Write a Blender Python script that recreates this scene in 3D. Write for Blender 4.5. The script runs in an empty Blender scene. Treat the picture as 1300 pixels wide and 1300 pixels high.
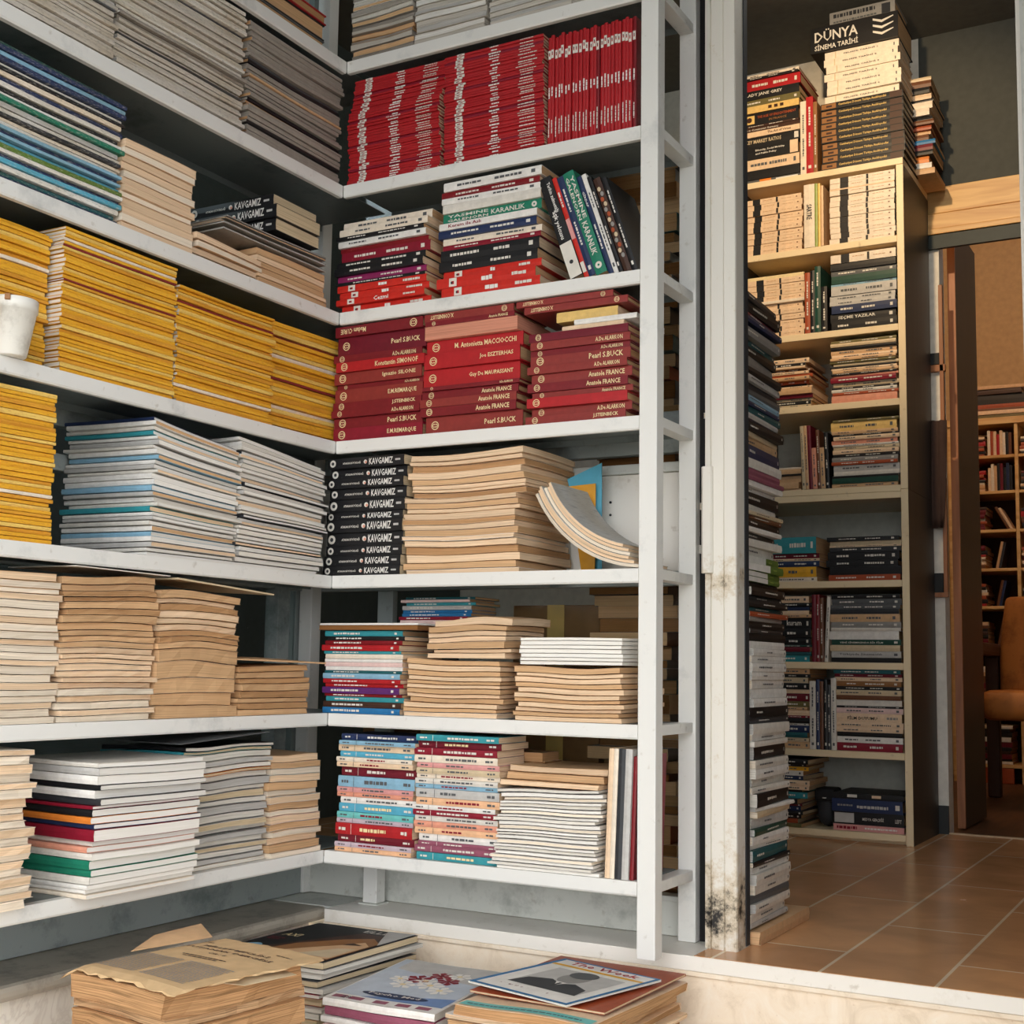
import bpy, bmesh, math, random
from mathutils import Matrix, Vector
rnd = random.Random(7)
C = bpy.context.scene.collection
PI = math.pi

# ------------------------------------------------------------------ colours
def lin(c):
    return tuple(((v/255)/12.92 if v/255 <= .04045 else ((v/255+.055)/1.055)**2.4) for v in c)
COL = dict(
    white=(238,235,229), off_white=(226,221,211), cream=(238,208,174), ivory=(240,226,206), tan=(217,177,134), old_tan=(194,151,108),
    yellow=(236,178,48), mustard=(222,160,50), pale_yellow=(240,205,110), red=(178,34,40), bright_red=(206,46,36), burgundy=(124,30,38),
    maroon=(112,24,40), brick=(142,52,48), dark_red=(128,24,32), crimson=(138,26,46), black=(30,30,32), charcoal=(52,54,58), grey=(150,148,144),
    light_grey=(196,194,190), dark_grey=(92,94,96), newsprint=(206,199,188), grey_newsprint=(160,152,142), teal=(58,150,160),
    dark_teal=(34,92,98), green=(34,124,98), dark_green=(32,74,62), olive=(112,104,64), lime=(150,170,84), grass_green=(96,126,50), navy=(38,52,88),
    blue=(44,118,172), pale_blue=(140,184,208), sky_blue=(88,172,200), aqua=(112,196,192), purple=(96,44,110), magenta=(142,40,92),
    pink=(226,160,156), pale_pink=(232,200,194), lilac=(204,186,196), peach=(240,190,148), salmon=(230,158,132), orange=(226,132,52),
    brown=(112,70,44), dark_brown=(70,46,36), wood_brown=(150,104,62), gold=(232,196,120), pale_gold=(240,220,170), mauve=(150,84,104), rust=(170,78,44), beige=(214,194,160))
M = {}
def nodes(name):
    m = bpy.data.materials.new(name); m.use_nodes = True
    nt = m.node_tree; b = nt.nodes['Principled BSDF']
    return m, nt, b, nt.nodes.new, nt.links.new
def paint(key, rough=.5, spec=.3):
    k = ('p', key, rough)
    if k in M: return M[k]
    m, nt, b, N, L = nodes('paint_'+str(key))
    c = lin(COL[key]) if isinstance(key, str) else lin(key)
    n = N('ShaderNodeTexNoise'); n.inputs['Scale'].default_value = 40; n.inputs['Detail'].default_value = 4
    t = N('ShaderNodeTexCoord'); L(t.outputs['Object'], n.inputs['Vector'])
    r = N('ShaderNodeValToRGB'); L(n.outputs['Fac'], r.inputs['Fac'])
    r.color_ramp.elements[0].position = .3; r.color_ramp.elements[1].position = .7
    r.color_ramp.elements[0].color = (c[0]*.86, c[1]*.86, c[2]*.86, 1); r.color_ramp.elements[1].color = (*c, 1)
    L(r.outputs['Color'], b.inputs['Base Color'])
    b.inputs['Roughness'].default_value = rough; b.inputs['Specular IOR Level'].default_value = spec
    M[k] = m; return m
def cover_mat(key, rough=.42):
    """printed paper or board: the ink colour with worn, lighter scuffs"""
    k = ('c', key)
    if k in M: return M[k]
    m, nt, b, N, L = nodes('cover_'+key)
    c = lin(COL[key])
    t = N('ShaderNodeTexCoord')
    n = N('ShaderNodeTexNoise'); n.inputs['Scale'].default_value = 60; n.inputs['Detail'].default_value = 6; n.inputs['Roughness'].default_value = .7
    L(t.outputs['Object'], n.inputs['Vector'])
    r = N('ShaderNodeValToRGB'); L(n.outputs['Fac'], r.inputs['Fac'])
    e = r.color_ramp.elements; e[0].position = .3; e[0].color = (*[v*.8 for v in c], 1); e[1].position = .66; e[1].color = (*c, 1)
    w = r.color_ramp.elements.new(.86); w.color = (*[v+(.7-v)*.13 if v < .7 else v for v in c], 1)
    L(r.outputs['Color'], b.inputs['Base Color'])
    b.inputs['Roughness'].default_value = rough; b.inputs['Specular IOR Level'].default_value = .35
    M[k] = m; return m
def spine_print_mat(key, ink, amount=.5):
    """magazine spine with a thin line of small print running along it"""
    k = ('s', key, ink)
    if k in M: return M[k]
    m, nt, b, N, L = nodes('printed_spine_'+key)
    c = lin(COL[key]); d = lin(COL[ink])
    t = N('ShaderNodeTexCoord'); mp = N('ShaderNodeMapping'); L(t.outputs['Object'], mp.inputs['Vector'])
    oi = N('ShaderNodeObjectInfo'); L(oi.outputs['Random'], mp.inputs['Location'])
    mp.inputs['Scale'].default_value = (150, 30, 900)
    n = N('ShaderNodeTexNoise'); n.inputs['Scale'].default_value = 1; n.inputs['Detail'].default_value = 2; L(mp.outputs['Vector'], n.inputs['Vector'])
    n2 = N('ShaderNodeTexNoise'); n2.inputs['Scale'].default_value = 9; n2.noise_dimensions = '4D'; L(t.outputs['Object'], n2.inputs['Vector'])
    L(oi.outputs['Random'], n2.inputs['W'])
    r = N('ShaderNodeValToRGB'); L(n.outputs['Fac'], r.inputs['Fac'])
    e = r.color_ramp.elements; e[0].position = .30; e[0].color = (*[x*.62+y*.38 for x, y in zip(c, d)], 1); e[1].position = .47; e[1].color = (*c, 1)
    mx = N('ShaderNodeMix'); mx.data_type = 'RGBA'; mx.blend_type = 'MULTIPLY'; mx.inputs['Factor'].default_value = 1
    r2 = N('ShaderNodeValToRGB'); L(n2.outputs['Fac'], r2.inputs['Fac'])
    r2.color_ramp.elements[0].position = .3; r2.color_ramp.elements[0].color = (.82, .76, .66, 1); r2.color_ramp.elements[1].position = .6; r2.color_ramp.elements[1].color = (1, 1, 1, 1)
    L(r.outputs['Color'], mx.inputs['A']); L(r2.outputs['Color'], mx.inputs['B']); L(mx.outputs['Result'], b.inputs['Base Color'])
    b.inputs['Roughness'].default_value = .5
    M[k] = m; return m
def page_mat(key, streak=.16, sheets=520):
    """page edges: fine sheet lines that follow the block (UV v = height inside the block in metres)"""
    k = ('g', key, streak)
    if k in M: return M[k]
    m, nt, b, N, L = nodes('pages_'+key)
    c = lin(COL[key])
    t = N('ShaderNodeTexCoord'); mp = N('ShaderNodeMapping'); L(t.outputs['UV'], mp.inputs['Vector'])
    oi = N('ShaderNodeObjectInfo'); ad = N('ShaderNodeMath'); ad.operation = 'MULTIPLY'; ad.inputs[1].default_value = 37; L(oi.outputs['Random'], ad.inputs[0])
    cb = N('ShaderNodeCombineXYZ'); L(ad.outputs[0], cb.inputs[0]); L(ad.outputs[0], cb.inputs[1]); L(cb.outputs[0], mp.inputs['Location'])
    mp.inputs['Scale'].default_value = (6, sheets, 1)
    n = N('ShaderNodeTexNoise'); n.inputs['Scale'].default_value = 1; n.inputs['Detail'].default_value = 5; n.inputs['Roughness'].default_value = .65
    L(mp.outputs['Vector'], n.inputs['Vector'])
    r = N('ShaderNodeValToRGB'); L(n.outputs['Fac'], r.inputs['Fac'])
    e = r.color_ramp.elements; e[0].position = .3; e[0].color = (*[v*(1-streak*2.2)*(.96 if i == 2 else 1) for i, v in enumerate(c)], 1)
    e[1].position = .62; e[1].color = (*c, 1)
    mx = N('ShaderNodeHueSaturation'); L(r.outputs['Color'], mx.inputs['Color'])
    vr = N('ShaderNodeMapRange'); L(oi.outputs['Random'], vr.inputs[0]); vr.inputs[3].default_value = .86; vr.inputs[4].default_value = 1.06
    L(vr.outputs[0], mx.inputs['Value']); L(mx.outputs['Color'], b.inputs['Base Color'])
    b.inputs['Roughness'].default_value = .85; b.inputs['Specular IOR Level'].default_value = .1
    M[k] = m; return m
def metal_paint(name, col, dark, wear=.5, scale=6):
    m, nt, b, N, L = nodes(name)
    t = N('ShaderNodeTexCoord')
    n = N('ShaderNodeTexNoise'); n.inputs['Scale'].default_value = scale; n.inputs['Detail'].default_value = 8; n.inputs['Roughness'].default_value = .7; L(t.outputs['Object'], n.inputs['Vector'])
    r = N('ShaderNodeValToRGB'); L(n.outputs['Fac'], r.inputs['Fac'])
    e = r.color_ramp.elements; e[0].position = .3; e[0].color = (*lin(dark), 1); e[1].position = .3+.3*wear; e[1].color = (*lin(col), 1)
    n2 = N('ShaderNodeTexNoise'); n2.inputs['Scale'].default_value = 45; n2.inputs['Detail'].default_value = 3; L(t.outputs['Object'], n2.inputs['Vector'])
    r2 = N('ShaderNodeValToRGB'); L(n2.outputs['Fac'], r2.inputs['Fac'])
    r2.color_ramp.elements[0].position = .24; r2.color_ramp.elements[0].color = (.62, .58, .52, 1); r2.color_ramp.elements[1].position = .34; r2.color_ramp.elements[1].color = (1, 1, 1, 1)
    mx = N('ShaderNodeMix'); mx.data_type = 'RGBA'; mx.blend_type = 'MULTIPLY'; mx.inputs['Factor'].default_value = .6
    L(r.outputs['Color'], mx.inputs['A']); L(r2.outputs['Color'], mx.inputs['B']); L(mx.outputs['Result'], b.inputs['Base Color'])
    b.inputs['Roughness'].default_value = .42; b.inputs['Specular IOR Level'].default_value = .4
    return m

# ------------------------------------------------------------------ mesh helpers
def mesh_obj(name, verts, faces, mat, parent=None, uvs=None, smooth=False):
    me = bpy.data.meshes.new(name); me.from_pydata(verts, [], faces)
    if uvs is not None:
        uv = me.uv_layers.new(name='UV'); d = uv.data
        for p in me.polygons:
            for li in p.loop_indices: d[li].uv = uvs[me.loops[li].vertex_index]
    if mat: me.materials.append(mat)
    if smooth:
        for p in me.polygons: p.use_smooth = True
    o = bpy.data.objects.new(name, me); C.objects.link(o)
    if parent: o.parent = parent
    return o
def bm_obj(name, bm, mat, parent=None, bevel=0, smooth=False):
    me = bpy.data.meshes.new(name); bmesh.ops.recalc_face_normals(bm, faces=bm.faces); bm.to_mesh(me); bm.free()
    if mat: me.materials.append(mat)
    o = bpy.data.objects.new(name, me); C.objects.link(o)
    if parent: o.parent = parent
    if smooth:
        for p in me.polygons: p.use_smooth = True
    if bevel:
        bv = o.modifiers.new('bevel', 'BEVEL'); bv.width = bevel; bv.segments = 2; bv.limit_method = 'ANGLE'
    return o
def add_box(bm, x0, x1, y0, y1, z0, z1):
    v = [bm.verts.new(p) for p in ((x0,y0,z0),(x1,y0,z0),(x1,y1,z0),(x0,y1,z0),(x0,y0,z1),(x1,y0,z1),(x1,y1,z1),(x0,y1,z1))]
    for f in ((0,3,2,1),(4,5,6,7),(0,1,5,4),(1,2,6,5),(2,3,7,6),(3,0,4,7)): bm.faces.new([v[i] for i in f])
def box(name, x0, x1, y0, y1, z0, z1, mat, parent=None, bevel=0):
    bm = bmesh.new(); add_box(bm, x0, x1, y0, y1, z0, z1)
    return bm_obj(name, bm, mat, parent, bevel)
def prism(name, prof, a0, a1, axis, mat, parent=None, bevel=0):
    """closed 2-D profile swept along axis ('X': prof=(y,z); 'Y': prof=(x,z); 'Z': prof=(x,y))"""
    bm = bmesh.new()
    f = {'X': lambda p, a: (a, p[0], p[1]), 'Y': lambda p, a: (p[0], a, p[1]), 'Z': lambda p, a: (p[0], p[1], a)}[axis]
    A = [bm.verts.new(f(p, a0)) for p in prof]; B = [bm.verts.new(f(p, a1)) for p in prof]
    n = len(prof); bm.faces.new(A); bm.faces.new(B[::-1])
    for i in range(n): bm.faces.new((A[i], B[i], B[(i+1) % n], A[(i+1) % n]))
    return bm_obj(name, bm, mat, parent, bevel)
def lathe(name, prof, mat, parent=None, n=40, closed=False):
    bm = bmesh.new(); rings = []
    for r, z in prof: rings.append([bm.verts.new((r*math.cos(2*PI*i/n), r*math.sin(2*PI*i/n), z)) for i in range(n)])
    for a, b in zip(rings, rings[1:] + ([rings[0]] if closed else [])):
        for i in range(n): bm.faces.new((a[i], a[(i+1) % n], b[(i+1) % n], b[i]))
    if not closed:
        bm.faces.new(rings[0][::-1]); bm.faces.new(rings[-1])
    return bm_obj(name, bm, mat, parent, smooth=True)
def empty(name, loc=(0,0,0), label=None, cat=None, group=None, rz=0):
    o = bpy.data.objects.new(name, None); C.objects.link(o); o.location = loc; o.rotation_euler = (0, 0, rz); o.empty_display_size = .05
    tag(o, label, cat, group); return o
def tag(o, label=None, cat=None, group=None, kind=None):
    if label: o['label'] = label
    if cat: o['category'] = cat
    if group: o['group'] = group
    if kind: o['kind'] = kind
    return o
def structure(o): o['kind'] = 'structure'; return o

# ------------------------------------------------------------------ lettering (flat print on covers and spines)
TX = {}
def text_geo(s):
    if s not in TX:
        c = bpy.data.curves.new('lettering', 'FONT'); c.body = s; c.resolution_u = 1; c.offset = .018; c.size = 1
        o = bpy.data.objects.new('lettering', c); m = bpy.data.meshes.new_from_object(o)
        vs = [tuple(v.co) for v in m.vertices]; fs = [tuple(p.vertices) for p in m.polygons]
        bpy.data.objects.remove(o); bpy.data.meshes.remove(m); bpy.data.curves.remove(c)
        if vs:
            x0 = min(v[0] for v in vs); x1 = max(v[0] for v in vs); y0 = min(v[1] for v in vs); y1 = max(v[1] for v in vs)
        else: x0 = x1 = y0 = y1 = 0
        TX[s] = ([(v[0]-x0, v[1]-y0) for v in vs], fs, max(x1-x0, 1e-3), max(y1-y0, 1e-3))
    return TX[s]
def refine(V, F, size=.018):
    bm = bmesh.new(); vs = [bm.verts.new(v) for v in V]
    for f in F:
        try: bm.faces.new([vs[i] for i in f])
        except ValueError: pass
    bmesh.ops.triangulate(bm, faces=[f for f in bm.faces if len(f.verts) > 4])
    for _ in range(5):
        es = [e for e in bm.edges if e.calc_length() > size]
        if not es: break
        bmesh.ops.subdivide_edges(bm, edges=es, cuts=1, use_grid_fill=True); bmesh.ops.triangulate(bm, faces=[f for f in bm.faces if len(f.verts) > 4])
    bm.verts.index_update(); r = [tuple(v.co) for v in bm.verts], [tuple(v.index for v in f.verts) for f in bm.faces]; bm.free(); return r
class Print:
    """collects flat ink in a 2-D (u, w) frame, one mesh per ink colour"""
    def __init__(s): s.d = {}
    def _g(s, c): return s.d.setdefault(c, ([], []))
    def poly(s, c, pts, lay=0):
        V, F = s._g(c); n = len(V); V += [(p[0], p[1], lay) for p in pts]; F.append(tuple(range(n, n+len(pts))))
    def rect(s, c, u0, u1, w0, w1, lay=0): s.poly(c, [(u0,w0),(u1,w0),(u1,w1),(u0,w1)], lay)
    def text(s, c, t, u, w, h, width=None, align='l', lay=1):
        vs, fs, tw, th = text_geo(t); k = h/th; kx = k if width is None else width/tw
        if width is None and align == 'fit': kx = k
        off = {'l': 0, 'r': -tw*kx, 'c': -tw*kx/2}[align]
        V, F = s._g(c); n = len(V); V += [(u+off+x*kx, w+y*k, lay) for x, y in vs]; F += [tuple(i+n for i in f) for f in fs]
    def disc(s, c, u, w, r, lay=0, n=18, sx=1): s.poly(c, [(u+sx*r*math.cos(2*PI*i/n), w+r*math.sin(2*PI*i/n)) for i in range(n)], lay)
    def ring(s, c, u, w, r, t, lay=1, n=18, a0=0, a1=2*PI):
        V, F = s._g(c); b = len(V)
        for i in range(n+1):
            a = a0+(a1-a0)*i/n
            V += [(u+r*math.cos(a), w+r*math.sin(a), lay), (u+(r-t)*math.cos(a), w+(r-t)*math.sin(a), lay)]
        F += [(b+2*i, b+2*i+2, b+2*i+3, b+2*i+1) for i in range(n)]
    def dashes(s, c, u0, u1, w, h, g, gap=.0018, lay=1):
        u = u0
        while u < u1-.002:
            l = min(g.uniform(.003, .011), u1-u); s.rect(c, u, u+l, w-h/2*g.uniform(.7, 1), w+h/2*g.uniform(.7, 1), lay); u += l+gap
    def build(s, fn, parent, name, flip=False, fine=False):
        for c, (V, F) in s.d.items():
            if V and len(F) <= 6 and not fine:
                for f in F: mesh_obj('spine_label', [fn(*V[i]) for i in f], [tuple(range(len(f)))], paint(c, .45), parent)
                continue
            if V and fine: V, F = refine(V, F)
            if V: mesh_obj(name, [fn(*v) for v in V], [f[::-1] for f in F] if flip else F, paint(c, .45), parent)
def on_spine(e=.00035): return lambda u, w, l: (u, -e-.00018*l, w)

# ------------------------------------------------------------------ one book / magazine
def fgrid(h, x, y):
    nx, ny = len(h), len(h[0]); x = min(max(x, 0), 1)*(nx-1); y = min(max(y, 0), 1)*(ny-1)
    i = min(int(x), nx-2); j = min(int(y), ny-2); a, b = x-i, y-j
    return (h[i][j]*(1-a)+h[i+1][j]*a)*(1-b)+(h[i][j+1]*(1-a)+h[i+1][j+1]*a)*b
class Field:
    def __init__(s, L, D, nx=9, ny=5):
        s.L, s.D, s.nx, s.ny = L, D, nx, ny; s.h = [[0.]*ny for _ in range(nx)]
    def __call__(s, u, v):
        x = min(max(u/s.L, 0), 1)*(s.nx-1); y = min(max(v/s.D, 0), 1)*(s.ny-1)
        i = min(int(x), s.nx-2); j = min(int(y), s.ny-2); a, b = x-i, y-j; h = s.h
        return (h[i][j]*(1-a)+h[i+1][j]*a)*(1-b)+(h[i][j+1]*(1-a)+h[i+1][j+1]*a)*b
    def mx(s): return max(max(r) for r in s.h)
def tune(c0, L, D, side, p, q):
    if side == 'front': return p, q
    if side == 'back': return L-p, D-q
    if side == 'left': return q, D-p
    return L-q, p                          # right
def make_item(root, L, D, T, f0, f1, color, pages, side='front', hard=False, nu=1, nv=1, spine_mat=None, ragged=0, inset=None, streak=.16, covered=True):
    """cover (one U-shaped sheet or board) + page block, both in the root's local frame"""
    Ls, Ds = (L, D) if side in ('front', 'back') else (D, L)       # along the spine, away from it
    tc = min(.0025, T*.18) if hard else min(.0005, T*.12)
    ins = inset if inset is not None else (.003 if hard else .0007)
    qs = [Ds*i/nv for i in range(nv, -1, -1)]
    outer = [(q, 0) for q in qs]+[(0, .5)]+[(q, 1) for q in qs[::-1]]
    inner = [(max(q, tc), 0) for q in qs]+[(tc, .5)]+[(max(q, tc), 1) for q in qs[::-1]]
    V = []; F = []; n = len(outer); bulge = -min(.0012, T*.12) if not hard else -.0004
    for i in range(nu+1):
        p = Ls*i/nu
        for lst, inn in ((outer, 0), (inner, 1)):
            for q, k in lst:
                q2 = q+(bulge if k == .5 else 0)
                u, v = tune(0, L, D, side, p, q2); a, b = f0(u, v), f1(u, v)
                w = (a+b)/2 if k == .5 else (a+tc*inn if k == 0 else b-tc*inn)
                V.append((u, v, w))
    for i in range(nu):
        A = i*2*n; B = A+2*n
        for j in range(n-1):
            F.append((A+j, A+j+1, B+j+1, B+j)); F.append((A+n+j+1, A+n+j, B+n+j, B+n+j+1))
        F.append((A+n, A, B, B+n)); F.append((A+n-1, A+2*n-1, B+2*n-1, B+n-1))
    E_ = nu*2*n
    for j in range(n-1):
        F.append((j+1, j, n+j, n+j+1)); F.append((E_+j, E_+j+1, E_+n+j+1, E_+n+j))
    cov = mesh_obj('cover', V, F, spine_mat or cover_mat(color), root) if covered else root
    # page block
    V = []; U = []; F = []; bu, bv = nu, nv
    p0, p1, q0, q1 = ins, Ls-ins, tc*1.05, Ds-ins
    idx = {}
    for k in (0, 1):
        for i in range(bu+1):
            for j in range(bv+1):
                p = p0+(p1-p0)*i/bu; q = q0+(q1-q0)*j/bv
                edge = i in (0, bu) or j in (0, bv)
                if ragged and edge: p += rnd.uniform(-ragged, ragged); q += rnd.uniform(0 if j == 0 else -ragged, ragged)
                u, v = tune(0, L, D, side, p, q); a, b = f0(u, v), f1(u, v)
                w = a+tc*1.05 if k == 0 else b-tc*1.05
                idx[k, i, j] = len(V); V.append((u, v, w)); U.append((u+v, T*k))
    for i in range(bu):
        for j in range(bv):
            F.append((idx[0,i,j], idx[0,i,j+1], idx[0,i+1,j+1], idx[0,i+1,j])); F.append((idx[1,i,j], idx[1,i+1,j], idx[1,i+1,j+1], idx[1,i,j+1]))
    for i in range(bu):
        F.append((idx[0,i,0], idx[0,i+1,0], idx[1,i+1,0], idx[1,i,0])); F.append((idx[0,i+1,bv], idx[0,i,bv], idx[1,i,bv], idx[1,i+1,bv]))
    for j in range(bv):
        F.append((idx[0,0,j+1], idx[0,0,j], idx[1,0,j], idx[1,0,j+1])); F.append((idx[0,bu,j], idx[0,bu,j+1], idx[1,bu,j+1], idx[1,bu,j]))
    if side in ('left', 'back'): pass
    mesh_obj('page_block', V, F, page_mat(pages, streak), root, U)
    return cov

ONES = 'zeroth first second third fourth fifth sixth seventh eighth ninth tenth eleventh twelfth thirteenth fourteenth fifteenth sixteenth seventeenth eighteenth nineteenth'.split()
TENS = {2: 'twent', 3: 'thirt', 4: 'fort', 5: 'fift'}
def ordinal(n):
    if n < 20: return ONES[n]
    t, o = divmod(n, 10)
    return TENS[t]+'ieth' if o == 0 else TENS[t]+'y-'+ONES[o]
def words(c): return c.replace('_', ' ')
def place(n, i, S, lo='bottom', hi='top'):
    if i == 0: return '%s of %s' % (lo, S) if lo != 'bottom' else 'lowest of %s' % S
    if i == n-1: return '%s of %s' % ('topmost' if hi == 'top' else hi, S)
    a, b = i+1, n-i
    return '%s from the %s of %s' % ((ordinal(a), lo, S) if a <= b else (ordinal(b), hi, S))
def place_row(n, i, S):
    if n == 1: return S
    if i == 0: return 'leftmost of %s' % S
    if i == n-1: return 'rightmost of %s' % S
    a, b = i+1, n-i
    return '%s from the left of %s' % (ordinal(a), S) if a <= b else '%s from the right of %s' % (ordinal(b), S)
NAMES = dict(monthly=('monthly_magazine', 'monthly magazine'), glossy=('glossy_magazine', 'glossy magazine'), book=('paperback_book', 'book'), hard=('hardback_book', 'book'), mag=('magazine', 'magazine'), paper=('newspaper', 'newspaper'), journal=('journal', 'journal'),
             novel=('pocket_novel', 'paperback'), folio=('encyclopedia_volume', 'book'), notebook=('booklet', 'booklet'))
KW = dict(book='paperback', hard='hardback', mag='magazine', paper='newspaper', journal='journal', novel='novel', folio='volume', notebook='booklet', monthly='monthly', glossy='magazine')
def parse(spec):
    """'cream*3 white:2 red:1.4=Some title' separated by |   -> [(colour, weight, title)] bottom to top"""
    out = []
    for tk in spec.split('|'):
        tk = tk.strip(); title = None
        if '=' in tk: tk, title = tk.split('=')
        n = 1; w = 1.
        if '*' in tk: tk, n = tk.split('*'); n = int(n)
        if ':' in tk: tk, w = tk.split(':'); w = float(w)
        out += [(tk.strip(), w, title)]*n
    return out
def frame(o, ang): return Matrix.Translation(Vector(o)) @ Matrix.Rotation(ang, 4, 'Z')
def FR(x, z, y=.004): return frame((x, y, z), 0)               # right-hand shelves: spine faces the street
def FL(y, z, x=-.004): return frame((x, y, z), PI/2)           # left-hand shelves: front faces +X
def stack(S, kind, F, L, D, H, spec, pages=('cream',), side='front', marks=None, group=None, jit=.003, rot=.012, warp=0., taper=(1,1,1,1), droop=None,
          spine=None, ragged=0, sizes=None, streak=.16, lname=None, seed=0, xoff=None, base=None):
    """a pile of individual things; every item is its own object"""
    g = random.Random(sum(map(ord, S))+seed); items = parse(spec) if isinstance(spec, str) else spec
    items = [(c, w*(1 if t_ or kind in ('folio', 'hard') else g.uniform(.72, 1.32)), t_) for c, w, t_ in items]
    tot = sum(w for _, w, _ in items); n = len(items); fld = Field(L, D); gap = .0005
    scale = (H-(gap+.004*warp+(.0003 if warp else 0)+(.0007 if taper != (1,1,1,1) else 0))*n)/tot; res = []
    gap += .004*warp+(.0007 if taper != (1,1,1,1) else 0)
    fld.h = [[.0006]*fld.ny for _ in range(fld.nx)]
    if base:
        for i in range(fld.nx):
            for j in range(fld.ny): fld.h[i][j] = base(i/(fld.nx-1), j/(fld.ny-1))
    hard = kind == 'hard' or kind == 'folio'
    nm, cat = NAMES[kind]
    for k, (c, w, title) in enumerate(items):
        T = w*scale
        l = L*(g.uniform(*sizes) if sizes else 1); d = D*(g.uniform(*sizes) if sizes else 1)
        du = g.uniform(-jit, jit)+((L-l)*g.random() if sizes else 0); dv = g.uniform(0, jit*2); ps = g.uniform(-rot, rot)
        if xoff: a_ = xoff(k/max(1, n-1)); du += a_[0]; dv += a_[1]
        warped = warp > 0 or taper != (1,1,1,1) or droop or base
        nu, nv = ((fld.nx-1, fld.ny-1) if side in ('front', 'back') else (fld.ny-1, fld.nx-1)) if warped else (1, 1)
        rootm = F @ Matrix.Translation((du, dv, 0)) @ Matrix.Rotation(ps, 4, 'Z')
        if warped:
            ph = [g.uniform(0, 6.28) for _ in range(4)]
            b0 = fld(L/2, D/2)
            def f0(u, v, l=l, d=d): return fld(u/l*L, v/d*D)-b0
            def shp(u, v, T=T, ph=ph, l=l, d=d):
                x, y = u/l, v/d
                t = T*((taper[0]*(1-x)+taper[1]*x)*(taper[2]*(1-y)+taper[3]*y))
                return max(T*.4, t*(1+warp*(.6*math.sin(x*3.2+ph[0])+.5*math.sin(y*3.2+ph[1])+.25*math.sin(x*7+ph[2]))))
            snap = {}
            def f1(u, v, f0=f0, shp=shp, b0=b0, old_=fld, l=l, d=d, hh=[r[:] for r in fld.h]):
                return fgrid(hh, u/l, v/d)-b0+shp(u, v)
            f0 = (lambda u, v, b0=b0, l=l, d=d, hh=[r[:] for r in fld.h]: fgrid(hh, u/l, v/d)-b0)
        else:
            b0 = max(fld.mx(), .0005)
            f0 = lambda u, v: 0.
            f1 = lambda u, v, T=T: T
        root = bpy.data.objects.new(nm, None); C.objects.link(root); root.empty_display_size = .03
        root.matrix_world = rootm @ Matrix.Translation((0, 0, b0))
        cw = (lname or words)(c); pg = pages[k % len(pages)] if not callable(pages) else pages(k, c, g)
        ti = ('' if not title else '')
        tag(root, '%s %s, %s' % (cw, KW[kind], place(n, k, S)) if n > 1 else S, cat, group or 'pile: '+S)
        sm = spine(c) if spine else None
        cov = make_item(root, l, d, T, f0, f1, c, pg, side, hard, nu, nv, sm, ragged, streak=streak)
        if marks:
            P = Print(); marks(P, l, T, c, title, g, k)
            P.build(on_spine(.0018 if not hard else .0009), cov, 'spine_print')
        for i in range(fld.nx):
            for j in range(fld.ny):
                if warped:
                    fld.h[i][j] = b0+f1(l*i/(fld.nx-1), d*j/(fld.ny-1))+gap+.0003
                else: fld.h[i][j] = b0+T+gap
        res.append((root, l, d, T, f1, cov))
    return res
def row(S, kind, F, spec, pages=('cream',), marks=None, group=None, lean=0., depth=.135, hvar=.01, side=1):
    """upright books, left to right; spec tuples (colour, thickness m, title, height m); lean: radians, tops towards -u"""
    g = random.Random(sum(map(ord, S))); u = 0; n = len(spec); nm, cat = NAMES[kind]; hard = kind in ('hard', 'folio')
    for k, (c, t, title, h) in enumerate(spec):
        ln = lean[k] if isinstance(lean, (list, tuple)) else lean
        root = bpy.data.objects.new(nm, None); C.objects.link(root); root.empty_display_size = .03
        # local x -> down, local z -> +u ; the book's foot rests on the shelf
        a = PI/2-ln
        R = Matrix.Rotation(a, 4, 'Y')
        foot = Vector((u+(t*0 if ln >= 0 else 0), g.uniform(0, .006), 0))
        top = foot+Vector((-h*math.sin(ln), 0, h*math.cos(ln)))
        if ln < 0: top += Vector((0, 0, t*math.sin(-ln)))
        root.matrix_world = F @ Matrix.Translation(top) @ R
        tag(root, '%s %s, %s' % (words(c), KW[kind], place_row(n, k, S)) if n > 1 else S, cat, group or 'row: '+S)
        cov = make_item(root, h, depth*g.uniform(.96, 1), t, lambda u_, v_: 0, lambda u_, v_, t=t: t, c, pages[k % len(pages)], 'front', hard)
        if marks:
            P = Print(); marks(P, h, t, c, title, g, k); P.build(on_spine(.0018 if not hard else .0009), cov, 'spine_print')
        u += t/math.cos(ln)+.0008

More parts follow.
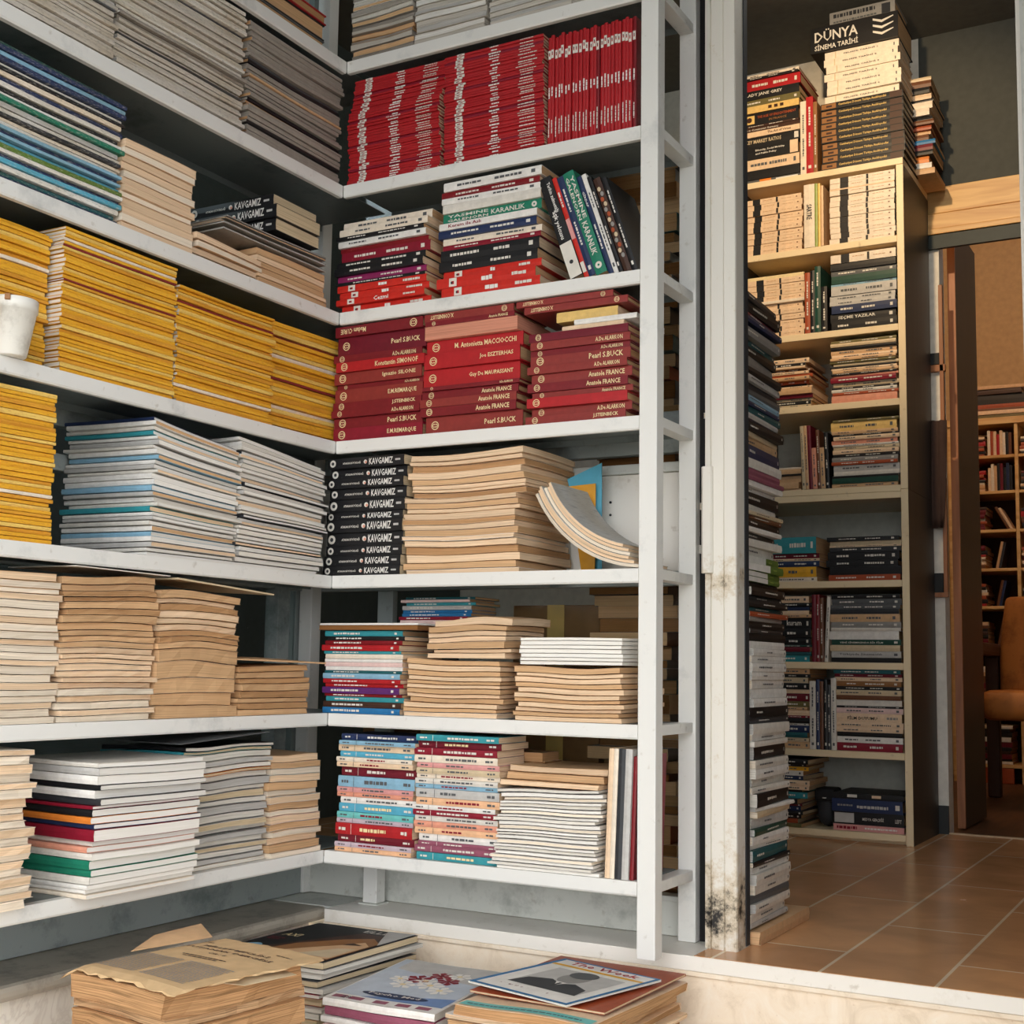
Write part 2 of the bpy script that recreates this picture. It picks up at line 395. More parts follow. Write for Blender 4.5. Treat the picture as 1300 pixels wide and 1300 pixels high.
# ------------------------------------------------------------------ materials of the place
STEEL = metal_paint('white_steel_paint', (226,226,222), (196,198,196))
STEEL2 = metal_paint('grey_white_frame_paint', (204,206,200), (160,164,158), .6, 9)
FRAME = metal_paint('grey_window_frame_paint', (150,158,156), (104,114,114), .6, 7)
JAMB = metal_paint('white_door_frame_paint', (232,228,220), (206,198,184), .5, 5)
MELAMINE = metal_paint('cream_melamine', (236,216,178), (222,198,156), .5, 4)
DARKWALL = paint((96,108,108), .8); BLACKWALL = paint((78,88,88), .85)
def stained_jamb():
    """white paint burnt and chipped black near the bottom and at the latch"""
    m, nt, b, N, L = nodes('scorched_white_paint')
    t = N('ShaderNodeTexCoord'); g = N('ShaderNodeNewGeometry'); sp = N('ShaderNodeSeparateXYZ'); L(g.outputs['Position'], sp.inputs[0])
    n = N('ShaderNodeTexNoise'); n.inputs['Scale'].default_value = 26; n.inputs['Detail'].default_value = 8; n.inputs['Roughness'].default_value = .75; L(g.outputs['Position'], n.inputs['Vector'])
    def near(zc, zr, amp):
        a = N('ShaderNodeMath'); a.operation = 'SUBTRACT'; L(sp.outputs[2], a.inputs[0]); a.inputs[1].default_value = zc
        a2 = N('ShaderNodeMath'); a2.operation = 'ABSOLUTE'; L(a.outputs[0], a2.inputs[0])
        a3 = N('ShaderNodeMapRange'); L(a2.outputs[0], a3.inputs[0]); a3.inputs[1].default_value = 0; a3.inputs[2].default_value = zr; a3.inputs[3].default_value = amp; a3.inputs[4].default_value = 0
        return a3
    q = N('ShaderNodeMath'); q.operation = 'MAXIMUM'; L(near(.06, .17, .3).outputs[0], q.inputs[0]); L(near(.655, .06, .24).outputs[0], q.inputs[1])
    ad = N('ShaderNodeMath'); ad.operation = 'ADD'; L(n.outputs['Fac'], ad.inputs[0]); L(q.outputs[0], ad.inputs[1])
    r = N('ShaderNodeValToRGB'); L(ad.outputs[0], r.inputs['Fac'])
    e = r.color_ramp.elements; e[0].position = .6; e[0].color = (*lin((230,226,216)), 1); e[1].position = .86; e[1].color = (*lin((34,32,30)), 1)
    k = r.color_ramp.elements.new(.74); k.color = (*lin((206,192,168)), 1)
    L(r.outputs['Color'], b.inputs['Base Color']); b.inputs['Roughness'].default_value = .5
    return m
SCORCH = stained_jamb()
def travertine():
    m, nt, b, N, L = nodes('travertine')
    t = N('ShaderNodeTexCoord'); n = N('ShaderNodeTexNoise'); n.inputs['Scale'].default_value = 14; n.inputs['Detail'].default_value = 10; n.inputs['Roughness'].default_value = .7; n.inputs['Distortion'].default_value = 1.2; L(t.outputs['Object'], n.inputs['Vector'])
    r = N('ShaderNodeValToRGB'); L(n.outputs['Fac'], r.inputs['Fac'])
    e = r.color_ramp.elements; e[0].position = .3; e[0].color = (*lin((212,194,170)), 1); e[1].position = .5; e[1].color = (*lin((234,218,196)), 1)
    k = e.new(.75); k.color = (*lin((240,230,214)), 1)
    v = N('ShaderNodeTexVoronoi'); v.inputs['Scale'].default_value = 60; L(t.outputs['Object'], v.inputs['Vector'])
    r2 = N('ShaderNodeValToRGB'); L(v.outputs['Distance'], r2.inputs['Fac']); r2.color_ramp.elements[0].position = .02; r2.color_ramp.elements[0].color = (.6, .5, .4, 1); r2.color_ramp.elements[1].position = .12; r2.color_ramp.elements[1].color = (1, 1, 1, 1)
    mx = N('ShaderNodeMix'); mx.data_type = 'RGBA'; mx.blend_type = 'MULTIPLY'; mx.inputs['Factor'].default_value = .35
    L(r.outputs['Color'], mx.inputs['A']); L(r2.outputs['Color'], mx.inputs['B']); L(mx.outputs['Result'], b.inputs['Base Color'])
    b.inputs['Roughness'].default_value = .6
    return m
TRAV = travertine()
def marble():
    m, nt, b, N, L = nodes('veined_white_marble')
    t = N('ShaderNodeTexCoord'); n = N('ShaderNodeTexNoise'); n.inputs['Scale'].default_value = 9; n.inputs['Detail'].default_value = 9; n.inputs['Distortion'].default_value = 2.5; L(t.outputs['Object'], n.inputs['Vector'])
    r = N('ShaderNodeValToRGB'); L(n.outputs['Fac'], r.inputs['Fac'])
    e = r.color_ramp.elements; e[0].position = .44; e[0].color = (*lin((228,222,210)), 1); e[1].position = .5; e[1].color = (*lin((214,206,194)), 1)
    k = e.new(.56); k.color = (*lin((230,224,212)), 1)
    L(r.outputs['Color'], b.inputs['Base Color']); b.inputs['Roughness'].default_value = .5
    return m
MARBLE = marble()
def floor_tile():
    m, nt, b, N, L = nodes('brown_floor_tile')
    t = N('ShaderNodeTexCoord'); mp = N('ShaderNodeMapping'); L(t.outputs['Object'], mp.inputs['Vector'])
    mp.inputs['Rotation'].default_value = (0, 0, -PI/2); mp.inputs['Location'].default_value = (.32, .026, 0)
    br = N('ShaderNodeTexBrick'); L(mp.outputs['Vector'], br.inputs['Vector'])
    br.offset = .5; br.inputs['Scale'].default_value = 1; br.inputs['Mortar Size'].default_value = .0035; br.inputs['Brick Width'].default_value = .58; br.inputs['Row Height'].default_value = .1855; br.inputs['Mortar Smooth'].default_value = .3; br.inputs['Bias'].default_value = 0
    br.inputs['Color1'].default_value = (*lin((218,166,120)), 1); br.inputs['Color2'].default_value = (*lin((202,150,108)), 1); br.inputs['Mortar'].default_value = (*lin((240,218,188)), 1)
    n = N('ShaderNodeTexNoise'); n.inputs['Scale'].default_value = 7; n.inputs['Detail'].default_value = 8; n.inputs['Distortion'].default_value = .6; L(t.outputs['Object'], n.inputs['Vector'])
    r = N('ShaderNodeValToRGB'); L(n.outputs['Fac'], r.inputs['Fac']); r.color_ramp.elements[0].position = .3; r.color_ramp.elements[0].color = (.8, .8, .8, 1); r.color_ramp.elements[1].position = .7; r.color_ramp.elements[1].color = (1.06, 1.05, 1.02, 1)
    mx = N('ShaderNodeMix'); mx.data_type = 'RGBA'; mx.blend_type = 'MULTIPLY'; mx.inputs['Factor'].default_value = 1
    L(br.outputs['Color'], mx.inputs['A']); L(r.outputs['Color'], mx.inputs['B']); L(mx.outputs['Result'], b.inputs['Base Color'])
    rr = N('ShaderNodeMapRange'); L(n.outputs['Fac'], rr.inputs[0]); rr.inputs[3].default_value = .2; rr.inputs[4].default_value = .3; L(rr.outputs[0], b.inputs['Roughness'])
    b.inputs['Specular IOR Level'].default_value = .5
    bp = N('ShaderNodeBump'); bp.inputs['Strength'].default_value = .03; bp.inputs['Distance'].default_value = .01; L(n.outputs['Fac'], bp.inputs['Height']); L(bp.outputs['Normal'], b.inputs['Normal'])
    return m
TILE = floor_tile()
def wood(name, a, c, sc=(3, 30, 30)):
    m, nt, b, N, L = nodes(name)
    t = N('ShaderNodeTexCoord'); mp = N('ShaderNodeMapping'); L(t.outputs['Object'], mp.inputs['Vector']); mp.inputs['Scale'].default_value = sc
    n = N('ShaderNodeTexNoise'); n.inputs['Scale'].default_value = 1; n.inputs['Detail'].default_value = 6; n.inputs['Distortion'].default_value = 1; L(mp.outputs['Vector'], n.inputs['Vector'])
    r = N('ShaderNodeValToRGB'); L(n.outputs['Fac'], r.inputs['Fac']); e = r.color_ramp.elements
    e[0].position = .32; e[0].color = (*lin(a), 1); e[1].position = .6; e[1].color = (*lin(c), 1)
    L(r.outputs['Color'], b.inputs['Base Color']); b.inputs['Roughness'].default_value = .45
    return m
PINE = wood('pine_board', (196,144,84), (228,186,122)); OAK = wood('brown_door_edge', (136,84,50), (170,110,68), (30,30,3)); DARKDOOR = wood('dark_door_leaf', (38,34,32), (48,43,40), (30,30,3))
def glass():
    m, nt, b, N, L = nodes('window_glass')
    nt.nodes.remove(b); o = nt.nodes['Material Output']
    tr = N('ShaderNodeBsdfTransparent'); tr.inputs[0].default_value = (.93, .95, .945, 1); gl = N('ShaderNodeBsdfGlossy'); gl.inputs['Roughness'].default_value = .03
    fr = N('ShaderNodeFresnel'); fr.inputs[0].default_value = 1.45; mx = N('ShaderNodeMixShader')
    ge = N('ShaderNodeNewGeometry'); iv = N('ShaderNodeMath'); iv.operation = 'SUBTRACT'; iv.inputs[0].default_value = 1; L(ge.outputs['Backfacing'], iv.inputs[1])
    ml = N('ShaderNodeMath'); ml.operation = 'MULTIPLY'; fr_ = N('ShaderNodeMath'); fr_.operation = 'MULTIPLY'; fr_.inputs[1].default_value = .4; L(fr.outputs[0], fr_.inputs[0]); L(fr_.outputs[0], ml.inputs[0]); L(iv.outputs[0], ml.inputs[1])
    L(ml.outputs[0], mx.inputs[0]); L(tr.outputs[0], mx.inputs[1]); L(gl.outputs[0], mx.inputs[2]); L(mx.outputs[0], o.inputs['Surface'])
    return m
GLASS = glass()

# ------------------------------------------------------------------ the setting
structure(box('floor', -1.0, 2.6, .2355, 2.13, -.05, 0, TILE))
structure(box('floor_entrance', .735, 2.6, .0815, .2354, -.0009, 0, TILE))
structure(box('floor_back_room', -.3, 2.6, 2.14, 4.7, -.05, -.001, wood('dark_floor_boards', (70,46,32), (104,70,46), (30,4,30))))
structure(box('trim_room_threshold', .74, 1.6, 2.125, 2.14, -.05, .004, paint('beige', .4)))
structure(box('wall_back', -1.0, .772, 2.13, 2.2, -.05, 2.62, paint((246,242,232), .8)))
structure(box('wall_back_right', 1.5, 2.6, 2.13, 2.2, -.05, 2.62, DARKWALL))
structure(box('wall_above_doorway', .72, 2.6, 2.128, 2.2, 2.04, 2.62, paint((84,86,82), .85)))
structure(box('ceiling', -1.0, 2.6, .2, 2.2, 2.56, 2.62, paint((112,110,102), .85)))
structure(box('wall_left_inside', -1.05, -1.0, -1.6, 2.2, -.05, 2.62, BLACKWALL))
structure(box('wall_right_inside', 2.6, 2.65, .08, 4.7, -.05, 2.7, DARKWALL))
structure(box('floor_side_room', -1.0, -.26, -1.6, .215, -.05, 0, BLACKWALL))
structure(box('wall_side_room', -1.0, -.26, -1.65, -1.6, -.05, 2.62, BLACKWALL))
structure(box('ceiling_side_room', -1.0, -.25, -1.6, .2, 2.2, 2.62, BLACKWALL))
structure(box('wall_back_room', -.3, 2.6, 4.62, 4.7, -.05, 2.9, paint((206,170,124), .8)))
structure(box('wall_back_room_left', -.35, -.3, 2.2, 4.7, -.05, 2.9, DARKWALL))
structure(box('ceiling_back_room', -.3, 2.6, 2.2, 4.7, 2.85, 2.9, paint((160,140,110), .85)))
structure(box('baseboard_back', .70, .772, 2.118, 2.13, 0, .085, paint((50,54,56), .5)))
# lintel of pine boards over the doorway
for a, b_, y in ((1.905, 1.955, 2.115), (1.958, 2.045, 2.122)):
    structure(box('trim_lintel_board', .735, 1.6, y, 2.1279, a, b_, PINE, bevel=.002))
structure(box('trim_lintel_moulding', .735, 1.6, 2.105, 2.1279, 1.885, 1.903, PINE, bevel=.002))
structure(box('trim_doorway_head', .735, 1.6, 2.112, 2.1279, 1.84, 1.884, paint((48,58,58), .5)))
# casing strips and rails on the narrow white wall beside the doorway
o = empty('wall_rail_frame', (.75, 2.12, .3), 'brown timber rail frame fixed to the narrow white wall by the inner doorway', 'frame'); b = o.location
def loc(ob, p): ob.location = (-p[0], -p[1], -p[2])
for nm_, x0, x1, z0, z1, m_ in (('upright', .771, .783, 1.28, 1.72, OAK), ('upright', .772, .784, .74, 1.1, OAK), ('rail', .741, .788, 1.44, 1.462, OAK), ('rail', .741, .784, .725, .7395, OAK), ('shadowed_rail', .741, .7705, 1.463, 1.5, paint((42,44,46), .6)), ('shadowed_rail', .741, .7705, .74, .80, paint((42,44,46), .6))):  # dark bands: rails with their shadow put into the colour
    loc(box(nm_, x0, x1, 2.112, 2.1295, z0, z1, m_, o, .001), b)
# hanging dark cloth
bm = bmesh.new(); nn = 9; prev = None
ring = []
for i in range(nn):
    z = 1.28-.34*i/(nn-1); row_ = []
    for j in range(7):
        x = .744+.047*j/6*(1-.25*(i/(nn-1))**2*(j/6)); row_.append(bm.verts.new((x-.766, -.014-.008*math.sin(j*1.9+i*.25)-.006*i/nn, z-1.1)))
    row2 = [bm.verts.new((v.co.x, v.co.y+.006, v.co.z)) for v in row_]; ring.append((row_, row2))
for (a, a2), (c_, c2) in zip(ring, ring[1:]):
    for j in range(6): bm.faces.new((a[j], a[j+1], c_[j+1], c_[j])); bm.faces.new((a2[j+1], a2[j], c2[j], c2[j+1]))
    bm.faces.new((a[0], c_[0], c2[0], a2[0])); bm.faces.new((a[6], a2[6], c2[6], c_[6]))
for (a, a2), fl in ((ring[0], 0), (ring[-1], 1)):
    for j in range(6): bm.faces.new((a[j+1], a[j], a2[j], a2[j+1]) if not fl else (a[j], a[j+1], a2[j+1], a2[j]))
o = bm_obj('hanging_cloth', bm, paint((76,58,52), .9), smooth=True); o.location = (.766, 2.112, 1.1)
tag(o, 'dark brown cloth hanging on the narrow wall beside the inner doorway', 'cloth')
# open inner door
o = empty('door_2', (.785, 2.27, 0)); structure(o)
box('door_leaf', -.012, .012, .0, .37, .005, 1.97, DARKDOOR, o); box('door_edge', -.012, .012, -.012, 0, .005, 1.97, OAK, o)
# street-side ground, step and the travertine foot of the shop front
structure(box('ground', -30, 30, -40, .1, -1.15, -1.0, paint((150,148,142), .9)))
structure(box('floor_step', -.06, 2.4, -1.3, .07, -1.0, -.22, TRAV))
structure(box('wall_foot_right', -.1, 2.6, .085, .2, -1.0, -.034, TRAV))
structure(box('trim_foot_moulding', -.055, 2.6, .078, .2, -.034, -.0262, TRAV, bevel=.001))
structure(box('trim_threshold', -.055, 2.6, .08, .235, -.026, -.001, metal_paint('white_threshold', (234,230,222), (214,208,196), .5, 5), bevel=.001))
structure(box('trim_threshold_corner', -.26, -.0555, .106, .235, -.026, -.001, STEEL2))
structure(box('wall_foot_left', -.28, -.085, -1.6, .07, -1.0, -.027, MARBLE))
bm = bmesh.new(); add_box(bm, -.26, -.062, -1.6, .105, -.026, -.001)
structure(bm_obj('trim_stone_sill', bm, metal_paint('weathered_stone', (168,160,146), (120,114,104), .7, 12), bevel=.009))
# shop-front windows: right pane behind the right shelves, left pane behind the left shelves
o = empty('window_1', (.25, .24, 0)); structure(o); b = Vector((.25, .24, 0))
def wbox(nm_, *a, m=STEEL2, bev=.0015): q = box(nm_, *a, m, o, bev); q.location = -b; return q
wbox('bottom_rail', -.23, .735, .217, .25, .0, .062); wbox('bottom_rail_lip', -.23, .735, .212, .25, .0622, .072)
wbox('white_panel', -.23, .735, .236, .25, .676, .868, m=JAMB); wbox('panel_moulding', -.23, .735, .226, .25, .8685, .887, m=STEEL2)
wbox('transom', -.23, .735, .226, .25, .905, .938, m=FRAME); wbox('transom', -.23, .735, .222, .25, .955, .985, m=FRAME); wbox('transom', -.23, .735, .23, .25, .648, .675, m=FRAME)
wbox('pane', -.23, .735, .24, .245, .0725, .6475, m=GLASS, bev=0); wbox('pane', -.23, .735, .24, .245, .986, 2.15, m=GLASS, bev=0)
wbox('upright', -.05, -.01, .232, .25, .0725, .6475, m=FRAME)
q = bpy.data.objects.new('', None); bpy.data.objects.remove(q)
for zz in (.79, .815):
    q = lathe('screw', [(.0025, 0), (.0025, .002)], paint('black'), o, 10); q.rotation_euler = (PI/2, 0, 0); q.location = Vector((.5, .236, zz))-b
o = empty('window_2', (-.24, -.5, 0)); structure(o); b = Vector((-.24, -.5, 0))
wbox('bottom_rail', -.25, -.205, -1.6, .235, .0, .075, m=FRAME); wbox('transom', -.25, -.226, -1.6, .235, .648, .68, m=FRAME); wbox('transom', -.25, -.224, -1.6, .235, .82, .85, m=FRAME); wbox('transom', -.25, -.226, -1.6, .235, .90, .93, m=FRAME)  # bottom rail takes the darker grey to stand in for its shade
wbox('corner_upright', -.25, -.215, .10, .14, .0755, 2.15, m=FRAME); wbox('corner_upright', -.262, -.24, .19, .25, .0755, 2.15, m=FRAME)
wbox('pane', -.245, -.24, -1.6, .19, .0755, .647, m=GLASS, bev=0); wbox('pane', -.245, -.24, -1.6, .19, .931, 2.15, m=GLASS, bev=0)
structure(box('wall_above_windows', -.3, 2.6, .2, .26, 2.15, 2.62, STEEL2)); structure(box('wall_above_left_window', -.3, -.22, -1.65, .2, 2.15, 2.62, STEEL2))
structure(box('wall_right_of_door', 1.292, 2.6, .13, .3, -.026, 2.62, STEEL2))
structure(prism('ceiling_unseen_awning', [(.2,2.16),(-1.95,1.97),(-1.95,1.985),(.2,2.18)], -1.6, 7.5, 'X', paint((92,104,112), .9)))  # unseen awning, added and sloped to darken the upper shelves
structure(box('wall_light_block_right', 1.65, 2.15, -.8, .13, -1.0, 2.62, paint((120,118,112), .9)))  # unseen block, added to shade the post sides facing the door
structure(box('wall_front_right', 2.6, 8.0, .0, .3, -1.0, 2.62, paint((150,148,142), .9)))
structure(box('wall_left_outside', -.3, -.2, -4.2, -1.65, -1.0, 2.8, paint((176,172,162), .9)))
# front door frame
o = empty('door_1', (.76, .16, 0)); structure(o); b = Vector((.76, .16, 0))
prism('door_post', [(.729,.215),(.729,.152),(.7395,.150),(.7405,.155),(.743,.155),(.744,.15),(.7645,.15),(.7655,.153),(.768,.153),(.769,.147),(.7885,.147),(.79,.15),(.79,.215)], 0, 2.15, 'Z', SCORCH, o).location = -b
prism('door_post_cover', [(.7225,.16),(.7225,.1495),(.7275,.1425),(.742,.1415),(.7455,.146),(.7455,.16)], .664, .86, 'Z', SCORCH, o, .001).location = -b
box('gap_shade_filler', .7005, .7285, .2, .2155, 0, 2.15, paint('black', .8), o).location = -b  # black strip put in for the shade of the open gap
box('rubber_seal', .7902, .792, .19, .21, .003, 2.15, paint('charcoal', .7), o).location = -b
box('door_frame_right', 1.283, 1.2915, .147, .215, 0, 2.15, JAMB, o, .001).location = -b
box('door_frame_head', .79, 1.2828, .147, .215, 2.1, 2.15, JAMB, o, .001).location = -b

# ------------------------------------------------------------------ the two welded steel shelving units
ZS = [1.733, 1.467, 1.200, .935, .664, .393, .128]
SHEET = metal_paint('dirty_shaded_grey_sheet', (118,126,126), (84,92,92), .6, 8)  # dirty sheet, its grey deepened to carry the shade under the shelves
def shelf_prof(f0, f1, z):     # welded front angle
    d = 1 if f1 > f0 else -1
    return [(f0, z), (f0+d*.016, z), (f0+d*.016, z-.0012), (f0+d*.002, z-.0012), (f0+d*.002, z-.0225), (f0+d*.011, z-.0225), (f0+d*.011, z-.025), (f0+d*.002, z-.025), (f0, z-.022)]
def sheet_prof(f0, f1, z):
    d = 1 if f1 > f0 else -1
    return [(f0+d*.0161, z), (f1, z), (f1, z-.014), (f1-d*.0015, z-.014), (f1-d*.0015, z-.0012), (f0+d*.0161, z-.0012)]
right_unit = empty('metal_shelving', (.35, .1, 0), 'white painted steel shelving unit under the shop window, right of the corner, beside the door', 'shelving')
left_unit = empty('metal_shelving', (-.1, -.5, 0), 'white painted steel shelving along the left wall, running out of the photo', 'shelving')
def rp(ob): ob.location = -right_unit.location; return ob
def lp(ob): ob.location = -left_unit.location; return ob
for z in ZS:
    rp(prism('shelf_edge', shelf_prof(0, .192, z), .001, .663, 'X', STEEL, right_unit))
    lp(prism('shelf_edge', shelf_prof(-.0005, -.212, z), -1.06, .0, 'Y', STEEL, left_unit))
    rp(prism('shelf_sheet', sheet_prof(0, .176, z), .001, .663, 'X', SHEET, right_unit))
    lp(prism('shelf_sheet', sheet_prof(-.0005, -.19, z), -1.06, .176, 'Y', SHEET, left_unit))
    rp(box('side_rung', .6675, .695, .0335, .1795, z-.0185, z, STEEL, right_unit, .0012))
for x, y, z0 in ((.663, 0, 0.0), (.6655, .18, 0.0), (-.024, .168, .002)):
    rp(box('post', x, x+.034, y, y+.032, z0, 2.13 if x > 0 else .1025, STEEL, right_unit, .0018))
rp(box('foot_plate', -.03, .0155, .162, .206, -.001, .0018, STEEL2, right_unit))
for x, y, t_ in ((-.034, -1.095, 2.13), (-.212, -1.095, 2.13), (-.232, .1935, 2.13)): lp(box('post', x, x+.034, y, y+.034, 0.0, t_, STEEL, left_unit, .0018))

# ------------------------------------------------------------------ how the spines are printed
LIGHT = {'white','off_white','cream','ivory','tan','old_tan','yellow','pale_yellow','light_grey','newsprint','pale_blue','aqua','pink','pale_pink','lilac','peach','salmon','pale_gold','beige','gold'}
def ink_for(c, g=None): return 'dark_grey' if c in LIGHT else 'off_white'
def flip180(P, L, T, sub):
    Q = Print(); sub(Q)
    for c, (V, F) in Q.d.items():
        W, G = P._g(c); n = len(W); W += [(L-v[0], T-v[1], v[2]) for v in V]; G += [tuple(i+n for i in f) for f in F]
def m_series(P, L, T, c, title, g, k):
    a = L*(.125+g.uniform(-.012, .012)); P.rect('off_white', a, a+.017, T*.08, T*.92); P.rect('red', a+.005, a+.011, T*.3, T*.62, 1); P.rect('charcoal', a+.004, a+.008, T*.35, T*.55, 2)
    m = L*.52; w = g.uniform(.012, .028)
    if title: P.text('white', title, m-.018, T*.16, T*.7, .036)
    else: P.dashes('white', m-w/2, m+w/2, T*.5, T*.5, g, .0008)
    w = g.uniform(.026, .042); P.dashes('off_white', L*.84-w/2, L*.84+w/2, T*.5, T*.36, g, .001)
def m_burg(P, L, T, c, title, g, k):
    def sub(Q):
        r = min(.0085, T*.4); u = L*.1
        Q.ring('pale_gold', u, T/2, r, r*.2); Q.ring('pale_gold', u-r*.25, T/2, r*.45, r*.18, 1, 10, .5, 5); Q.ring('pale_gold', u+r*.25, T/2, r*.45, r*.18, 1, 10, 3.6, 8.1)
        if title:
            t = title.strip('~'); h = min(.0105, T*.56); Q.text('pale_gold', t, L-.014, T/2-h/2, h, len(t)*h*.54, 'r')
    flip180(P, L, T, sub) if title and title.startswith('~') else sub(P)
def m_kav(P, L, T, c, title, g, k):
    r = T*.36; P.disc('off_white', .012, T/2, r); P.disc('charcoal', .012, T/2, r*.45, 1)
    P.text('off_white', 'ATAKAN BÜYÜKDAĞ', L*.2, T*.36, T*.26, L*.24); P.disc('off_white', L*.5, T*.5, T*.2); P.disc('salmon', L*.508, T*.45, T*.12, 1)
    P.text('white', 'KAVGAMIZ', L*.55, T*.18, T*.64, L*.31); P.rect('light_grey', L*.89, L*.955, T*.42, T*.6)
def m_novel(P, L, T, c, title, g, k):
    i = ink_for(c)
    if title: P.text(i, title, L*.3, T*.3, T*.42, min(L*.55, len(title)*T*.3)); return
    s = L*g.uniform(.2, .24); P.rect(i, s, s+.0009, T*.05, T*.95); P.dashes(i, L*.05, L*.14, T*.5, T*.3, g)
    a = L*g.uniform(.3, .42); P.dashes(g.choice([i, i, 'pale_gold' if c not in LIGHT else 'crimson']), a, a+L*g.uniform(.2, .4), T*.5, T*.36, g)
    P.dashes(i, L*.86, L*.95, T*.5, T*.34, g)
def m_plain(P, L, T, c, title, g, k):
    i = ink_for(c)
    if title: P.text(i, title, L*.12, T*.28, T*.45, min(L*.7, len(title)*T*.33)); P.rect(i, L*.9, L*.95, T*.3, T*.7); return
    if g.random() < .8:
        a = L*g.uniform(.08, .2); P.dashes(i, a, a+L*g.uniform(.15, .3), T*.5, T*.28, g); a = L*g.uniform(.45, .55); P.dashes(i, a, a+L*g.uniform(.15, .3), T*.5, T*.3, g); P.rect(i, L*.9, L*.94, T*.3, T*.7)
def m_band(P, L, T, c, title, g, k):       # cream volumes with black bands across every spine
    P.rect('black', L*.16, L*.29, 0, T); P.rect('black', L*.565, L*.6, T*.06, T*.94); P.dashes('old_tan', L*.34, L*.52, T*.62, T*.1, g); P.dashes('old_tan', L*.66, L*.84, T*.5, T*.08, g)
    P.rect('brown', L*.91, L*.935, T*.4, T*.6); P.rect('old_tan', L*.01, L*.14, T*.02, T*.05)
def m_ansik(P, L, T, c, title, g, k):
    P.rect('wood_brown', L*.01, L*.19, T*.14, T*.9); P.rect('dark_brown', L*.07, L*.14, T*.35, T*.65, 1); P.rect('dark_brown', L*.84, L*.985, T*.08, T*.92); P.text('gold', 'Cumhuriyet Dönemi Türkiye Ansiklopedisi', L*.22, T*.3, T*.46, L*.58)
def m_felsefe(P, L, T, c, title, g, k):
    P.text('charcoal', title, L*.26, T*.4, T*.24, L*.46); P.rect('beige', L*.14, L*.155, T*.05, T*.95); P.rect('dark_grey', L*.93, L*.945, T*.2, T*.6)
# ------------------------------------------------------------------ right-hand shelves
# shelf 0 (cut by the top of the frame)
stack('the corner newspaper pile, topmost shelf', 'paper', FR(.006, 1.733), .153, .185, .20, 'grey_newsprint*3|old_tan*2|grey_newsprint*3|newsprint*2|white*3|newsprint*5', ('grey_newsprint','tan','newsprint'), 'right', warp=.16, taper=(1,.97,1,1), ragged=.0012)
stack('the middle newspaper pile, topmost right shelf', 'paper', FR(.165, 1.733), .165, .18, .2, 'newsprint*9|white*4|newsprint*5', ('newsprint','white','light_grey'), 'right', warp=.14, ragged=.001)
stack('the right newspaper pile, topmost right shelf', 'paper', FR(.338, 1.733), .18, .18, .2, 'newsprint*18', ('newsprint','light_grey'), 'right', warp=.12, ragged=.001)
# shelf 1: the red series
red = lambda n, t={}: [('red' if i % 5 else 'crimson' if i % 2 else 'red', 1., t.get(i)) for i in range(n)]
stack('the left red pile, second shelf', 'novel', FR(.006, 1.467), .222, .135, .222, red(42, {24: 'Cezmi'}), ('cream',), marks=m_series, jit=.0022, xoff=lambda t: (.012*max(0, t-.6)*2+.003*math.sin(t*9), 0))
stack('the middle red pile, second shelf', 'novel', FR(.240, 1.467), .222, .135, .225, red(38), ('cream',), marks=m_series, jit=.0025, xoff=lambda t: (-.004*t, 0))
row('the upright red books, second shelf', 'novel', FR(.4685, 1.4675), [('dark_red' if i in (14, 24) else 'red', .0065, None, .213+.003*math.sin(i*2.1)) for i in range(25)], ('cream',), m_series)
# shelf 2
stack('the left pile, third right shelf', 'book', FR(-.012, 1.200), .215, .14, .192, 'bright_red:1.5|bright_red:1.5=Cezmi|bright_red:1.5|bright_red:1.5|black:1|magenta:2|black:1.9=Günlük Yazılar|black:1.9|crimson:1.9|dark_red:1|white:1.6|black:1|ivory:1.6|ivory:2.4', ('cream','tan'), jit=.007, marks=lambda P,L,T,c,t,g,k: m_series(P,L,T,c,t,g,k) if k < 4 else m_plain(P,L,T,c,None,g,k))
def m_2b(P, L, T, c, t, g, k):
    if c == 'green':
        P.text('off_white', 'YASMINE', L*.05, T*.54, T*.32, L*.42); P.text('off_white', 'GALENORN', L*.05, T*.12, T*.28, L*.42); P.text('off_white', 'KARANLIK', L*.5, T*.24, T*.5, L*.34); P.ring('off_white', L*.93, T*.5, T*.3, T*.2)
    elif t: P.text('crimson' if t[0] == 'K' else 'light_grey', t, L*.1, T*.26, T*.48, L*.34)
    elif c == 'bright_red': m_series(P, L, T, c, t, g, k)
    else: m_plain(P, L, T, c, None, g, k)
stack('the pile with the green spine', 'book', FR(.236, 1.200), .218, .14, .232, 'bright_red:1.5|bright_red:1.5|bright_red:1.4|black:2.4|black:2.4|crimson:.8|ivory:1.7|navy:1.3|white:1.3=Kerem ile Aslı|green:2.6|off_white:1.8|white:1.6|dark_red:1.5|white:1.7', ('cream','tan'), jit=.006, marks=m_2b)
